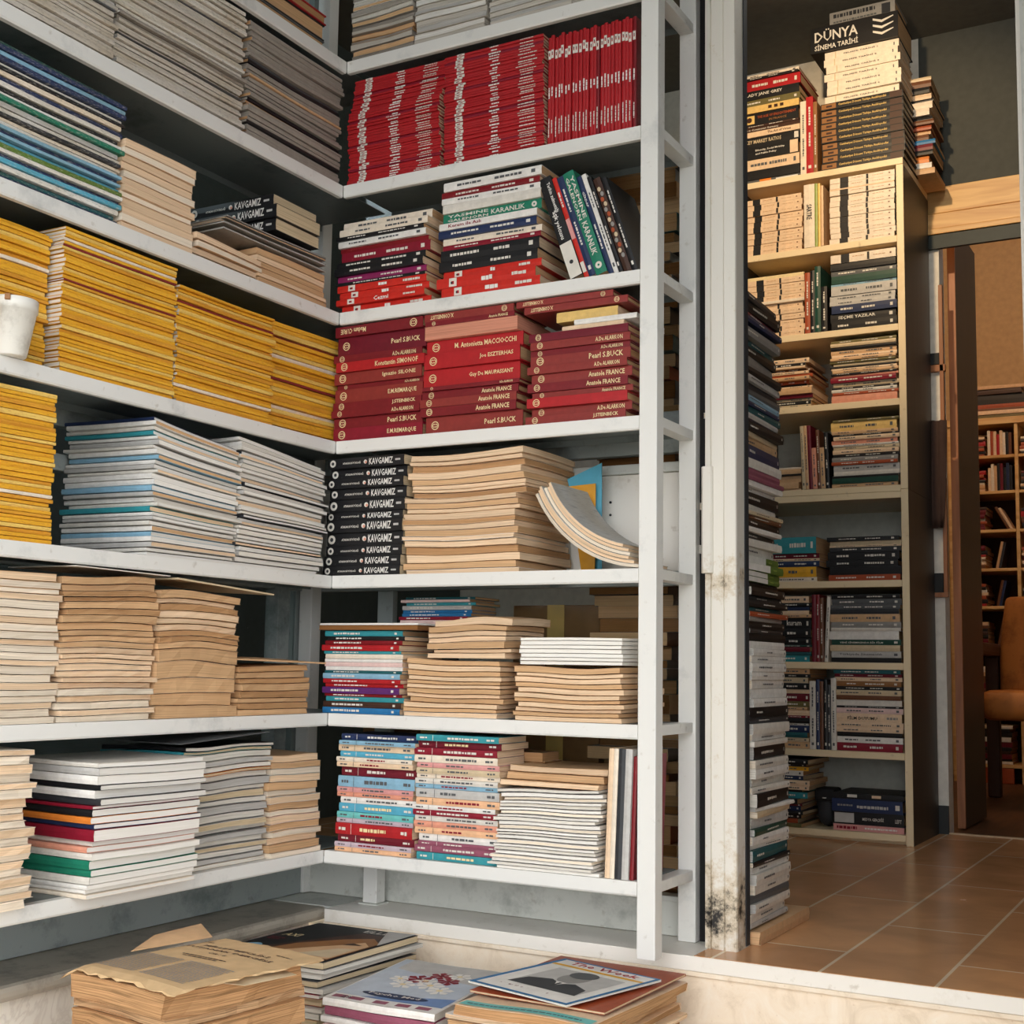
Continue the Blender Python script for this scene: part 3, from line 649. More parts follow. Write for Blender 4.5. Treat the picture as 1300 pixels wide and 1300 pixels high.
def m_lean(P, L, T, c, t, g, k):
    if k == 0:
        P.rect('off_white', L*.66, L*.995, T*.02, T*.98); P.disc('charcoal', L*.85, T*.5, .004, 1); P.text('white', 'Tarihin zulmettiği', L*.06, T*.48, T*.36, L*.3); P.text('white', 'aşk yolcusu', L*.34, T*.2, T*.42, L*.28)
    elif c == 'green':
        P.text('off_white', 'YASMINE', L*.05, T*.54, T*.34, L*.42); P.text('off_white', 'GALENORN', L*.05, T*.12, T*.3, L*.42); P.text('off_white', 'KARANLIK', L*.5, T*.25, T*.5, L*.32); P.ring('off_white', L*.92, T*.5, T*.3, T*.2)
    elif k == 1: P.rect('pink', L*.42, L*.62, T*.05, T*.95); P.dashes('off_white', L*.15, L*.3, T*.5, T*.4, g); P.rect('off_white', L*.85, L*.95, T*.1, T*.9)
    elif k == 7: [P.disc(('beige','grey','rust')[i % 3], L*(.12+.055*i), T*(.4+.2*(i % 2)), .0035, 0, 8, 1.4) for i in range(14)]
    elif k == 4: P.text('white', 'GİRDAP', L*.16, T*.2, T*.6, L*.16); P.dashes('off_white', L*.5, L*.75, T*.5, T*.4, g)
    else: m_plain(P, L, T, c, None, g, k)
row('the leaning books, third right shelf', 'book', FR(.522, 1.2005), [('black', .026, None, .212), ('bright_red', .009, None, .212), ('navy', .0135, None, .21), ('green', .022, None, .215), ('navy', .009, None, .205), ('white', .009, None, .208), ('black', .008, None, .2), ('dark_brown', .014, None, .195), ('black', .010, None, .195)], ('cream','tan'), m_lean, lean=.34)
# shelf 3: burgundy hardbacks
stack('the corner burgundy pile', 'hard', FR(-.014, .935), .213, .14, .2365, 'crimson:45=E.M.REMARQUE|burgundy:36=Pearl S.BUCK|burgundy:24=A.De ALARKON|burgundy:28=J.STEINBECK|brick:46=E.M.REMARQUE|burgundy:16=A.De ALARKON|brick:40=Ignazio SILONE|red:34=Konstantin SIMONOF|burgundy:26=A.De ALARKON|maroon:62=Pearl S.BUCK|burgundy:36=~Madam CURIE', ('tan','old_tan'), jit=.007, marks=m_burg)
r3 = stack('the middle burgundy pile', 'hard', FR(.200, .935), .214, .14, .185, 'brick:52=Pearl S.BUCK|burgundy:27=Anatole FRANCE|brick:25=Anatole FRANCE|burgundy:24=Anatole FRANCE|burgundy:12=A.De ALARKON|red:54=Guy De MAUPASSANT|red:46=Joe ESZTERHAS|red:42=M. Antonietta MACCIOCCHI', ('tan','old_tan'), jit=.006, marks=m_burg)
stack('brown book without a spine atop the middle burgundy pile', 'book', FR(.204, 1.1205), .208, .135, .0265, 'salmon:1', ('salmon',), 'back', rot=.004)
stack('the pair above the spineless book', 'hard', FR(.202, 1.1475), .2, .13, .0255, 'burgundy:1=Anatole FRANCE|brick:1.5=~X.CORNELLIST', ('tan',), jit=.003, rot=.004, marks=m_burg)
stack('the right burgundy pile', 'hard', FR(.436, .935), .203, .14, .172, 'brick:30=J.STEINBECK|brick:30=A.De ALARKON|red:36|brick:22=Anatole FRANCE|burgundy:32=Anatole FRANCE|brick:34=Anatole FRANCE|brick:28=A.De ALARKON|brick:38=Pearl S.BUCK|burgundy:24=A.De ALARKON|brick:30=A.De ALARKON|maroon:30', ('tan','old_tan'), jit=.006, marks=m_burg)
stack('the pale booklets above the right burgundy pile', 'notebook', FR(.502, 1.1075), .125, .13, .037, 'cream:1|white:1|gold:2', ('cream','white','cream'), jit=.008, xoff=lambda t: (.028*(1 if .3 < t < .8 else -.6 if t > .8 else 0), 0))
stack('upside-down burgundy book under another, near the top of the post-side burgundy pile', 'hard', FR(.424, 1.1465), .212, .13, .0135, 'brick:1=~X.CORNELLIST', ('tan',), rot=.002, marks=m_burg)
stack('uppermost upside-down burgundy book, highest of the post-side burgundy pile', 'hard', FR(.408, 1.1602), .2, .13, .0125, 'brick:1=~X.CORNELLIST', ('tan',), rot=.002, marks=m_burg)
# shelf 4
stack('the tall all-black pile in the corner', 'book', FR(-.024, .664), .184, .135, .236, 'black*11', ('beige',), jit=.006, marks=m_kav)
stack('the tall cream pile, fifth right shelf', 'mag', FR(.164, .664), .25, .212, .232, 'white:1|tan:1.4*3|cream:1.1|white:.7|cream:1.1*3|tan*2|cream:1*3|tan:.6|cream*6', ('cream','tan','cream','old_tan','cream'), 'back', warp=.12, jit=.006, ragged=.0012, xoff=lambda t: (.012*(t > .62), 0))
# shelf 5
def m_5a(P, L, T, c, t, g, k):
    i = ink_for(c)
    if c in ('white', 'off_white', 'brown', 'pale_pink', 'ivory'): return
    P.dashes('off_white' if c != 'aqua' else 'white', L*.12, L*g.uniform(.42, .55), T*.5, T*.4, g); P.rect('off_white', L*.9, L*.93, T*.3, T*.7)
stack('the corner pile beneath the small blue pile', 'book', FR(-.018, .393), .185, .14, .162, 'blue:1.3|dark_brown:1.2|teal:1.2|dark_red:1|purple:1.5|red:1.2|red:1.3|pale_blue:1.2|dark_teal:.8|white:1.1|pale_pink:.9|white:1.1|ivory:1.2|teal:1|red:1.7|dark_red:1|black:1.2|teal:2', ('cream','tan'), jit=.005, marks=m_5a)
stack('the pair atop the colourful corner pile', 'notebook', FR(-.03, .556), .235, .14, .014, 'brown:2|white:.6', ('wood_brown','white'), 'back', rot=.01)
stack('the small blue pile set further back', 'book', FR(.075, .5715, .14)@Matrix.Translation((0, 0, 0)), .165, .1, .056, 'pale_pink:1|crimson:1|blue:1|blue:1|light_grey:1|teal:.7|pale_pink:1|dark_teal:1', ('tan',), jit=.007, marks=m_5a)
stack('the tan pile with the white base', 'mag', FR(.178, .393), .205, .18, .107, 'white:1.4|tan*11', ('cream','tan','cream','tan'), 'back', warp=.16, jit=.006, ragged=.001)
stack('the small tan pile atop another pile', 'mag', FR(.228, .5035), .17, .15, .076, 'cream:1|tan:1|cream*3|tan:1.4*2', ('cream','cream','tan'), 'back', warp=.18, jit=.01, ragged=.001)
stack('the tan pile beneath the white booklets', 'journal', FR(.418, .393), .212, .18, .098, 'tan*11', ('cream','tan','cream'), 'back', warp=.14, jit=.006, ragged=.001)
stack('the white booklets beside the post', 'notebook', FR(.422, .494), .205, .16, .05, 'white*7', ('white',), 'back', warp=.06, jit=.006, streak=.06)
# shelf 6
stack('the left colourful pile, lowest right shelf', 'novel', FR(.022, .128), .178, .105, .226, 'peach:1.2|lilac:1.1|maroon:1.9|red:1.8|lilac:1.2|aqua:1.2|sky_blue:1.3|white:1.2|salmon:1.2|pink:1.2|pale_blue:1.9|maroon:1.6|cream:1.2|ivory:1.2|sky_blue:1.3|cream:1.6|pale_blue:1|navy:1.6', ('cream',), jit=.006, marks=m_novel)
stack('the right colourful pile, lowest right shelf', 'novel', FR(.205, .128), .18, .105, .232, 'teal:1.4|mauve:1.2|mauve:1.2|white:1.3|peach:1.3|salmon:1|off_white:1.3|crimson:1.6|white:1.1|peach:1.3|light_grey:1.5|pale_blue:1.3|off_white:1.4|ivory:1.2|beige:1.2|pink:1.1|ivory:1.3|crimson:1.6|maroon:1.2|teal:1.1', ('cream',), jit=.006, marks=m_novel)
stack('the brown pile behind the colourful pile', 'novel', FR(.245, .128, .115), .175, .07, .2, 'tan*14', ('wood_brown','old_tan'), 'left', jit=.005)
stack('the bulging white pile, lowest right shelf', 'mag', FR(.386, .128), .204, .185, .142, 'white*22', ('white','off_white','white','ivory'), 'back', warp=.1, jit=.007, streak=.07, taper=(.97,1.03,1.03,1), xoff=lambda t: (.004-.01*(1-t), -.014*(1-t)))
stack('the tan trio atop the white pile', 'mag', FR(.389, .2755), .198, .17, .036, 'tan:1|old_tan:1.4|tan:1.2', ('cream','tan'), 'back', warp=.12, jit=.006, ragged=.002, xoff=lambda t: (.01*t, .02*t))
row('the upright books by the white post', 'book', FR(.600, .1285), [('cream', .009, None, .222), ('ivory', .0085, None, .222), ('charcoal', .0125, None, .222), ('light_grey', .0125, None, .222), ('dark_red', .007, None, .21)], ('cream',), None, lean=-.035)

# ------------------------------------------------------------------ left-hand shelves
np_sp = lambda c: spine_print_mat(c, 'charcoal')
stack('the newspaper pile, upper left photo corner', 'paper', FL(-.91, 1.467), .285, .2, .236, 'newsprint*12|dark_grey:.3|light_grey*4|newsprint*8|grey_newsprint:.4|newsprint*8', ('newsprint','light_grey'), 'front', spine=np_sp, warp=.08, jit=.004)
stack('the middle newspaper pile, second left shelf', 'paper', FL(-.617, 1.467), .315, .2, .236, 'white:1|newsprint*7|dark_grey:.3|newsprint*4|grey_newsprint*2|charcoal:.3|off_white*4|newsprint*7|dark_grey:.3|off_white*7', ('newsprint','light_grey','white'), 'front', spine=np_sp, warp=.12, jit=.005, xoff=lambda t: (0, .004))
stack('the brownish newspaper pile, second left shelf', 'paper', FL(-.292, 1.467), .287, .2, .226, 'grey_newsprint*3|black:.8|grey_newsprint*4|old_tan:.6|black:.9|grey_newsprint*5|tan:.6|grey_newsprint*3|black:1|dark_grey:.5|grey_newsprint*8', ('grey_newsprint','old_tan','grey_newsprint'), 'front', warp=.1, jit=.005)
stack('the corner books, topmost left shelf', 'hard', FL(-.33, 1.7335, -.01), .28, .17, .085, 'dark_grey:1|pale_blue:.4|black:1.6|red:1', ('tan','old_tan'), 'left', jit=.012)
# shelf 2
pic = 'navy dark_teal white sky_blue navy white grass_green sky_blue pale_blue navy pale_blue off_white ivory charcoal off_white light_grey green white black off_white navy ivory black white navy pale_blue navy dark_green'.split()
stack('the blue-toned magazine pile, third left shelf', 'glossy', FL(-.86, 1.200), .264, .19, .212, [(c, 1, None) for c in pic], ('white',), 'front', warp=.08, jit=.006, spine=lambda c: spine_print_mat(c, 'off_white' if c not in LIGHT else 'charcoal'))
stack('the cream pile left of black trio', 'novel', FL(-.590, 1.200), .168, .14, .152, 'cream*12', ('cream','ivory','cream'), 'back', warp=.06, jit=.004, streak=.1)
stack('the thin pile beneath the grey leaflets', 'mag', FL(-.415, 1.200), .175, .14, .046, 'white:.6|cream:1|tan:1|cream:1', ('ivory','cream'), 'back', warp=.16, jit=.006, taper=(1,.9,1,1))
stack('the tan pile beneath the black trio', 'mag', FL(-.245, 1.200), .21, .16, .07, 'tan*6', ('tan','cream','tan'), 'back', warp=.08, jit=.006)
stack('the grey leaflets beneath the black trio', 'mag', FL(-.335, 1.2735), .3, .17, .036, 'grey_newsprint*3|light_grey|beige|grey_newsprint*2', ('light_grey','tan'), 'back', warp=.25, jit=.012, taper=(.9,1,1,1))
stack('the black trio, third left shelf', 'book', FR(-.212, 1.3125, -.215), .21, .135, .072, 'black*3', ('beige',), jit=.008, rot=.02, marks=m_kav)
# shelf 3: yellow magazines
yl = lambda n, r, s: [('brick' if i in r else 'ivory' if i in s else 'pale_yellow' if (i*7+n) % 5 == 0 else 'mustard' if (i*3+n) % 4 == 0 else 'yellow', .5 if i in r else 1., None) for i in range(n)]
ysp = lambda c: spine_print_mat(c, 'rust') if c not in ('brick', 'ivory') else cover_mat(c)
stack('the yellow pile behind the white bucket', 'monthly', FL(-.955, .935, -.03), .243, .14, .218, yl(31, (), (22,)), ('off_white',), 'front', spine=ysp, warp=.04, jit=.003)
stack('the yellow pile right of the bucket', 'monthly', FL(-.706, .935), .248, .17, .232, yl(38, (23, 32), (34,)), ('off_white',), 'front', spine=ysp, warp=.04, jit=.003)
stack('the second yellow pile from the corner', 'monthly', FL(-.452, .935), .258, .17, .205, yl(32, (27,), (4,)), ('off_white',), 'front', spine=ysp, warp=.05, jit=.005, taper=(1,1,1,1))
stack('the yellow pile nearest the corner', 'monthly', FL(-.186, .935, -.022), .24, .165, .212, yl(27, (12, 23), (5, 18)), ('off_white',), 'front', spine=ysp, warp=.06, jit=.005)
# shelf 4
stack('the lower yellow pile, fifth left shelf', 'monthly', FL(-.945, .664), .240, .17, .232, yl(34, (), (11,)), ('off_white',), 'front', spine=ysp, warp=.04, jit=.003)
wm = lambda pal, n: [(pal[i % len(pal)], 1, None) for i in range(n)]
stack('the left white pile, fifth left shelf', 'glossy', FL(-.494, .664, .002), .212, .212, .228, wm(['white','off_white','light_grey','white','pale_blue','white','off_white','light_grey','white','teal','off_white','white','light_grey','pale_blue','white'], 27)+[('navy', 1, None)], ('white','white','cream','white','off_white','tan','white'), 'left', warp=.06, jit=.007, taper=(1.05,.91,1,1.03), streak=.08)
stack('the right white pile, fifth left shelf', 'glossy', FL(-.276, .664, .002), .25, .2, .228, wm(['white','off_white','light_grey','white','charcoal','off_white','white'], 29), ('white','white','off_white','white','cream'), 'left', warp=.08, jit=.008, taper=(1.05,.92,1,1.03), streak=.08)
# shelf 5: tan and cream journals
stack('the leftmost cream pile, sixth left shelf', 'journal', FL(-.925, .393), .248, .185, .224, 'ivory*13|cream*2|ivory*3|tan*3', ('ivory','ivory','cream'), 'back', warp=.09, jit=.006, ragged=.001)
stack('the curled tan pile, sixth left shelf', 'journal', FL(-.669, .393), .2, .185, .228, 'ivory*5|cream*3|ivory*1|cream*4|tan*10', lambda k, c, g: ('ivory' if k < 6 and k % 2 == 0 else 'cream' if k < 12 else g.choice(['tan','old_tan','tan'])), 'back', warp=.15, jit=.006, ragged=.0018)
stack('the third tan pile, sixth left shelf', 'journal', FL(-.463, .393), .2, .185, .212, 'tan:1.6*2|cream:2.3*2|tan:2|tan*9', lambda k, c, g: 'tan' if k < 6 else g.choice(['tan','old_tan','cream']), 'back', warp=.14, jit=.006, ragged=.0018)
stack('the low tan pile near the corner', 'journal', FL(-.256, .393), .2, .17, .092, 'old_tan*8', ('tan','old_tan'), 'back', warp=.12, jit=.006, ragged=.0018)
# shelf 6
stack('the frayed pile, lower left photo edge', 'journal', FL(-.93, .128, .02), .2, .18, .23, 'ivory*20', ('ivory','cream'), 'back', warp=.05, jit=.009, ragged=.002)
stack('the colour-spined glossy pile, lowest left shelf', 'glossy', FL(-.632, .128, .04), .235, .205, .205, 'ivory:.7|white:.7|white:.7|off_white|green:1.3|green:1.2|off_white|salmon|off_white|crimson:1.5|navy:.7|orange|black:1.3|crimson:.5|charcoal|white|black:1.2|white:1.3|light_grey|off_white', ('white',), 'left', warp=.05, jit=.006, streak=.05, xoff=lambda t: (.0, -.02*(t-.2) if t > .2 else 0), taper=(1,1,1,1))
stack('the grey-edged magazine pile, lowest left shelf', 'glossy', FL(-.392, .128), .232, .2, .218, 'ivory:.6|light_grey*5|charcoal:.6|light_grey*8|orange:.6|off_white*3|teal:.7|black:.7', ('off_white','light_grey','off_white','beige'), 'left', warp=.16, jit=.009, ragged=.001, taper=(.98,1.0,1,1))
stack('the cream corner pile, lowest left shelf', 'journal', FL(-.155, .128), .15, .19, .19, 'ivory|tan|ivory|cream|off_white|pale_pink|cream*2|off_white|tan*2|off_white*2|cream|tan', ('ivory','tan','cream'), 'back', warp=.1, jit=.007)

# ------------------------------------------------------------------ single things on the shelves
o = empty('plastic_bucket', (-.0025, -.800, .9355), 'small white plastic bucket with dirty sides standing on the shelf before yellow magazines', 'bucket')
PLW = metal_paint('dirty_white_plastic', (226,224,216), (176,172,162), .7, 14)
lathe('bucket_body', [(.022, 0), (.0235, .002), (.0345, .068), (.0362, .0685), (.0368, .085), (.0354, .086), (.0346, .085), (.0328, .07), (.0215, .004), (.004, .003), (.004, 0)], PLW, o)
bm = bmesh.new(); add_box(bm, -.003, .0035, -.004, .004, .0745, .0838); q = bm_obj('rim_tab', bm, paint('wood_brown', .5), o, .001); q.location = (.0362*math.cos(-.9), .0362*math.sin(-.9), .003); q.rotation_euler = (0, 0, -.9)
def sheet(nm, pts, th, mat, label, cat, group=None):
    """loose paper: quad grid through 4 corners with a little sag, given real thickness"""
    a, b, c, d = [Vector(p) for p in pts]; n = 6; bm = bmesh.new(); T_ = []; B_ = []
    o_ = sum((a, b, c, d), Vector())/4
    nrm = (b-a).cross(d-a).normalized()
    for i in range(n+1):
        for j in range(n+1):
            x, y = i/n, j/n; p = (a*(1-x)+b*x)*(1-y)+(d*(1-x)+c*x)*y-o_+nrm*(.004*math.sin(PI*x)*math.sin(PI*y)); T_.append(bm.verts.new(p)); B_.append(bm.verts.new(p-nrm*th))
    f = lambda L_, i, j: L_[i*(n+1)+j]
    for i in range(n):
        for j in range(n):
            bm.faces.new((f(T_,i,j), f(T_,i+1,j), f(T_,i+1,j+1), f(T_,i,j+1))); bm.faces.new((f(B_,i,j), f(B_,i,j+1), f(B_,i+1,j+1), f(B_,i+1,j)))
        for L1, L2 in (((i,0),(i+1,0)), ((i+1,n),(i,n)), ((0,i+1),(0,i)), ((n,i),(n,i+1))):
            bm.faces.new((f(T_,*L1), f(B_,*L1), f(B_,*L2), f(T_,*L2)))
    ob = bm_obj(nm, bm, mat); ob.location = o_; tag(ob, label, cat, group); return ob
sheet('loose_cover', [(-.01,-.265,.497),(-.015,.01,.492),(-.15,.01,.495),(-.15,-.265,.5)], .003, paint('tan'), 'thin tan cover jutting right from the low tan pile on the sixth shelf', 'booklet')
sheet('loose_sheet', [(.0,-.43,.632),(-.005,-.17,.6185),(-.15,-.17,.626),(-.15,-.43,.634)], .003, paint('beige'), 'crumpled tan booklet jutting out atop the third tan pile', 'booklet')
sheet('loose_sheet', [(.005,-.66,.636),(.0,-.45,.634),(-.15,-.45,.6365),(-.15,-.66,.637)], .0015, paint('off_white'), 'white sheet curling on top of the curled tan pile', 'sheet')
sheet('blue_folder', [(.47,.197,.672),(.50,.197,.672),(.505,.182,.886),(.432,.180,.858)], .002, paint('sky_blue'), 'light blue card standing behind the curved grey magazines', 'card')
sheet('manila_folder', [(.462,.186,.672),(.49,.186,.672),(.497,.172,.845),(.44,.171,.842)], .002, paint('mustard'), 'mustard card standing just before the light blue card', 'card')
sheet('glossy_sheet', [(.01,-.42,.351),(.012,-.19,.364),(-.15,-.19,.36),(-.15,-.42,.352)], .0012, paint('dark_grey', .3), 'dark glossy sheet curling up on the lowest left shelf', 'sheet')
# slumped magazines leaning on the cream pile
def slump(k, label):
    t = .0066; root = empty('magazine', (.558, .006, .6655), label, 'magazine', 'slumped grey-covered magazines by the post')
    nseg = 14; W_ = .155; R0 = .30
    def pt(s, off):       # arc from steep (left) to lying (right), offset along the normal
        a0, a1 = math.radians(66), math.radians(4); L_ = .262; a = a0+(a1-a0)*min(1, s/L_)
        # integrate the tangent
        x = z = 0; m_ = 24
        for i in range(m_):
            aa = a0+(a1-a0)*(i+.5)/m_*s/L_; x += math.cos(aa)*s/m_; z -= math.sin(aa)*s/m_
        return x+math.sin(a)*off, z+math.cos(a)*off
    xe, ze = pt(.262, 0)
    def mk(nm, o0, o1, y0, y1, mat, s0, s1, uv):
        V = []; F = []; U = []
        for i in range(nseg+1):
            s = s0+(s1-s0)*i/nseg
            for off, y in ((o0,y0),(o1,y0),(o1,y1),(o0,y1)):
                x, z = pt(s, off); V.append((x-xe+.098, y, z-ze)); U.append((s, off))
        for i in range(nseg):
            A = 4*i; B = A+4
            for j in range(4): F.append((A+j, A+(j+1) % 4, B+(j+1) % 4, B+j))
        F.append((3,2,1,0)); e = 4*nseg; F.append((e, e+1, e+2, e+3))
        return mesh_obj(nm, V, F, mat, root, U)
    o0 = k*t+.0004; j = (.003*math.sin(k*2.3), .004*math.cos(k*1.7))
    mk('page_block', o0+.0003, o0+t-.0012, j[0]+.001, W_+j[0]-.001, page_mat('cream' if k % 3 else 'ivory', .12), .0+j[1], .262-.006*k+j[1], True)
    mk('cover', o0+t-.0011, o0+t-.0004, j[0], W_+j[0], spine_print_mat('light_grey', 'charcoal'), j[1], .263-.006*k+j[1], True)
for k in range(6): slump(k, 'curved magazine slumped against the cream pile, %s' % ('outermost, its grey printed cover showing' if k == 5 else 'undermost of the slumped six' if k == 0 else ordinal(6-k)+' from the top of the slumped six'))

# ------------------------------------------------------------------ magazines and old papers on the step in front
def piles(S, kind, o_, ang, L, D, H, spec, pages, **kw): return stack(S, kind, frame(o_, ang), L, D, H, spec, pages, **kw)
def top_print(it, build, T=None):
    root, l, d, t, f1, cov = it; P = Print(); build(P, l, d)
    P.build(lambda u, v, L_: (u, v, f1(u, v)+.0007+.0003*L_), cov, 'cover_print', fine=True)
# bound minutes, old brown paper
m1 = piles('the old brown pile at the bottom', 'journal', (.322, -.745, -.22), math.radians(82), .256, .206, .266, 'old_tan:2|old_tan:1.3|old_tan:2|old_tan:1.6|old_tan:1.2|tan:.8|old_tan:1.4|tan:.7|old_tan:1.3', ('old_tan','tan'), side='back', warp=.045, jit=.010, ragged=.006, rot=.02, streak=.34)
def minutes(P, l, d):
    # title page turned sideways: lines of print run along v
    Q = Print(); W, H_ = d, l
    Q.text('dark_brown', 'MİLLET MECLİSİ', W*.2, H_*.78, .011, W*.6); Q.text('dark_brown', 'TUTANAK DERGİSİ', W*.1, H_*.715, .011, W*.8)
    Q.text('dark_brown', 'Cilt : 8', W*.42, H_*.64, .008, W*.16); Q.dashes('dark_brown', W*.3, W*.7, H_*.56, .004, rnd); Q.dashes('dark_brown', W*.34, W*.66, H_*.53, .004, rnd)
    Q.dashes('dark_brown', W*.06, W*.2, H_*.87, .003, rnd); Q.dashes('dark_brown', W*.78, W*.92, H_*.87, .003, rnd)
    for i in range(17):
        for c0 in (.08, .53): Q.dashes('grey', W*c0, W*(c0+.4), H_*(.44-.021*i), .0032, rnd, .0012)
    for c, (V, F) in Q.d.items():
        A, B = P._g(c); n = len(A); A += [(y, W-x, z) for x, y, z in V]; B += [tuple(i+n for i in f) for f in F]
TS = empty('old_pamphlet', (.322, -.745, .0), 'brown old printed title sheet with ragged edge, uppermost on the bottom brown pile', 'pamphlet', rz=math.radians(81)); TL, TD = .272, .264
def ts_top(u, v):
    x, y = u/TL, v/TD
    return .054+.001*math.sin(x*4)-.018*max(0, (v-.216)/.04)**1.5-.004*max(0, (-u)/.006)+.0015*math.sin(y*5)
gT = random.Random(3); V = []; F = []; U = []; nT = 16
for k in (0, 1):
    for i in range(nT+1):
        for j in range(nT+1):
            e_ = i in (0, nT) or j in (0, nT); u = TL*i/nT-.006+(gT.uniform(-.0035, .0035) if e_ else 0); v = TD*j/nT-.01+(gT.uniform(-.0045, .0045) if e_ else 0)
            V.append((u, v, ts_top(u, v)-.0022*k)); U.append((u+v, .002*k))
q_ = lambda k, i, j: k*(nT+1)**2+i*(nT+1)+j
for i in range(nT):
    for j in range(nT): F += [(q_(0,i,j), q_(0,i+1,j), q_(0,i+1,j+1), q_(0,i,j+1)), (q_(1,i,j), q_(1,i,j+1), q_(1,i+1,j+1), q_(1,i+1,j))]
    F += [(q_(0,i,0), q_(1,i,0), q_(1,i+1,0), q_(0,i+1,0)), (q_(0,i+1,nT), q_(1,i+1,nT), q_(1,i,nT), q_(0,i,nT)), (q_(0,0,i+1), q_(1,0,i+1), q_(1,0,i), q_(0,0,i)), (q_(0,nT,i), q_(1,nT,i), q_(1,nT,i+1), q_(0,nT,i+1))]
tsm = mesh_obj('title_page', V, F, paint((214,182,138), .85), TS, U)
P = Print(); minutes(P, TL-.012, TD-.02); P.build(lambda u, v, L_: (u, v, ts_top(u, v)+.0006+.0002*L_), tsm, 'page_print', fine=True)
sheet('folded_page', [(.115,-.62,.0585),(.145,-.475,.0585),(.075,-.425,.064),(.075,-.53,.063)], .0006, paint('tan'), 'brown page corner sticking up behind the title sheet', 'page')
sheet('folded_page', [(.352,-.64,.0435),(.372,-.55,.0435),(.30,-.53,.0465),(.30,-.66,.0465)], .0006, paint('beige'), 'pale torn page sticking out under the brown title sheet', 'page')
# glossy magazine with dark cover
m2 = piles('the glossy pile by the stone sill', 'mag', (-.032, -.262, -.22), math.radians(-3), .236, .278, .208, 'beige:1|light_grey|tan|white|tan:1.2|light_grey|beige*3|tan*2|off_white*2|rust:1.2|crimson:1|light_grey|charcoal:1|off_white:1|light_grey:1|charcoal:1.1', ('off_white','beige','off_white'), side='left', warp=.05, jit=.008, rot=.02, streak=.12, taper=(.985,1.015,1,1))
m2[-1][0]['label'] = 'glossy magazine with dark cover and tan picture on the pile by the sill'
def glossy(P, l, d):
    P.rect('black', l*.01, l*.99, d*.01, d*.99); P.poly('dark_brown', [(l*.2,d*.1),(l*.98,d*.05),(l*.98,d*.8),(l*.6,d*.85)], 1); P.poly('wood_brown', [(l*.3,d*.08),(l*.97,d*.06),(l*.97,d*.6),(l*.8,d*.74),(l*.62,d*.62),(l*.4,d*.36)], 2)
    P.poly('tan', [(l*.42,d*.1),(l*.96,d*.08),(l*.96,d*.5),(l*.84,d*.6),(l*.7,d*.42),(l*.58,d*.3)], 3); P.poly('beige', [(l*.62,d*.12),(l*.95,d*.11),(l*.93,d*.4),(l*.8,d*.36),(l*.7,d*.22)], 4); P.poly('dark_brown', [(l*.74,d*.46),(l*.9,d*.5),(l*.78,d*.54)], 5); P.disc('pale_blue', l*.14, d*.14, .03, 1, 18, .7)
    P.poly('light_grey', [(l*.72,d*.99),(l*.99,d*.99),(l*.99,d*.55),(l*.88,d*.72)], 3); P.text('pale_gold', 'AXI', l*.08, d*.52, .022, l*.16); P.text('off_white', 'ELLE', l*.56, d*.88, .018, l*.24); P.dashes('crimson', l*.06, l*.2, d*.44, .006, rnd); P.dashes('crimson', l*.06, l*.18, d*.4, .005, rnd)
top_print(m2[-1], glossy)
# flower cover
m3 = piles('the pile beneath the flower-covered magazine', 'mag', (.252, -.326, -.22), math.radians(4), .206, .28, .172, 'off_white*2|teal|white*3|black:.8|white*3|pale_pink|white|mauve:1.2|white:1.2', ('white','off_white'), side='front', warp=.06, jit=.007, rot=.03, streak=.1, taper=(1,1,.98,1.01))
m3[-1][0]['label'] = 'magazine with red and white flowers on a blue cover, between bottom piles'
def flowers(P, l, d):
    P.rect('white', l*.01, l*.99, d*.01, d*.99); P.rect((192,202,214), l*.02, l*.98, d*.11, d*.98, 1); P.poly((112,142,188), [(l*.25,d*.11),(l*.98,d*.11),(l*.98,d*.3),(l*.6,d*.22)], 2); P.poly('light_grey', [(l*.1,d*.75),(l*.98,d*.6),(l*.98,d*.98),(l*.1,d*.98)], 2)
    for cx, cy, r, c in ((.42,.6,.02,'crimson'),(.55,.72,.018,'crimson'),(.68,.62,.018,'crimson'),(.38,.45,.019,'white'),(.6,.5,.021,'white'),(.74,.42,.02,'white'),(.5,.58,.017,'white'),(.7,.75,.018,'white'),(.28,.55,.016,'white')):
        for q in range(6): a = q*PI/3+cx*9; P.poly(c, [(l*cx, d*cy), (l*cx+r*math.cos(a-.4), d*cy+r*math.sin(a-.4)), (l*cx+1.25*r*math.cos(a), d*cy+1.25*r*math.sin(a)), (l*cx+r*math.cos(a+.4), d*cy+r*math.sin(a+.4))], 3)
        P.disc('pale_gold' if c == 'white' else 'maroon', l*cx, d*cy, r*.3, 4, 10)
    P.disc('navy', l*.5, d*.2, .014, 3, 24, 4.4); P.text('off_white', 'Psycho Med', l*.26, d*.178, .014, l*.46, lay=4)
    for x in (.05, .2, .42, .62, .8): P.rect('mauve', l*x, l*(x+.12), d*.03, d*.085, 2)
    P.text('charcoal', '29', l*.13, d*.03, .013, lay=3)
top_print(m3[-1], flowers)
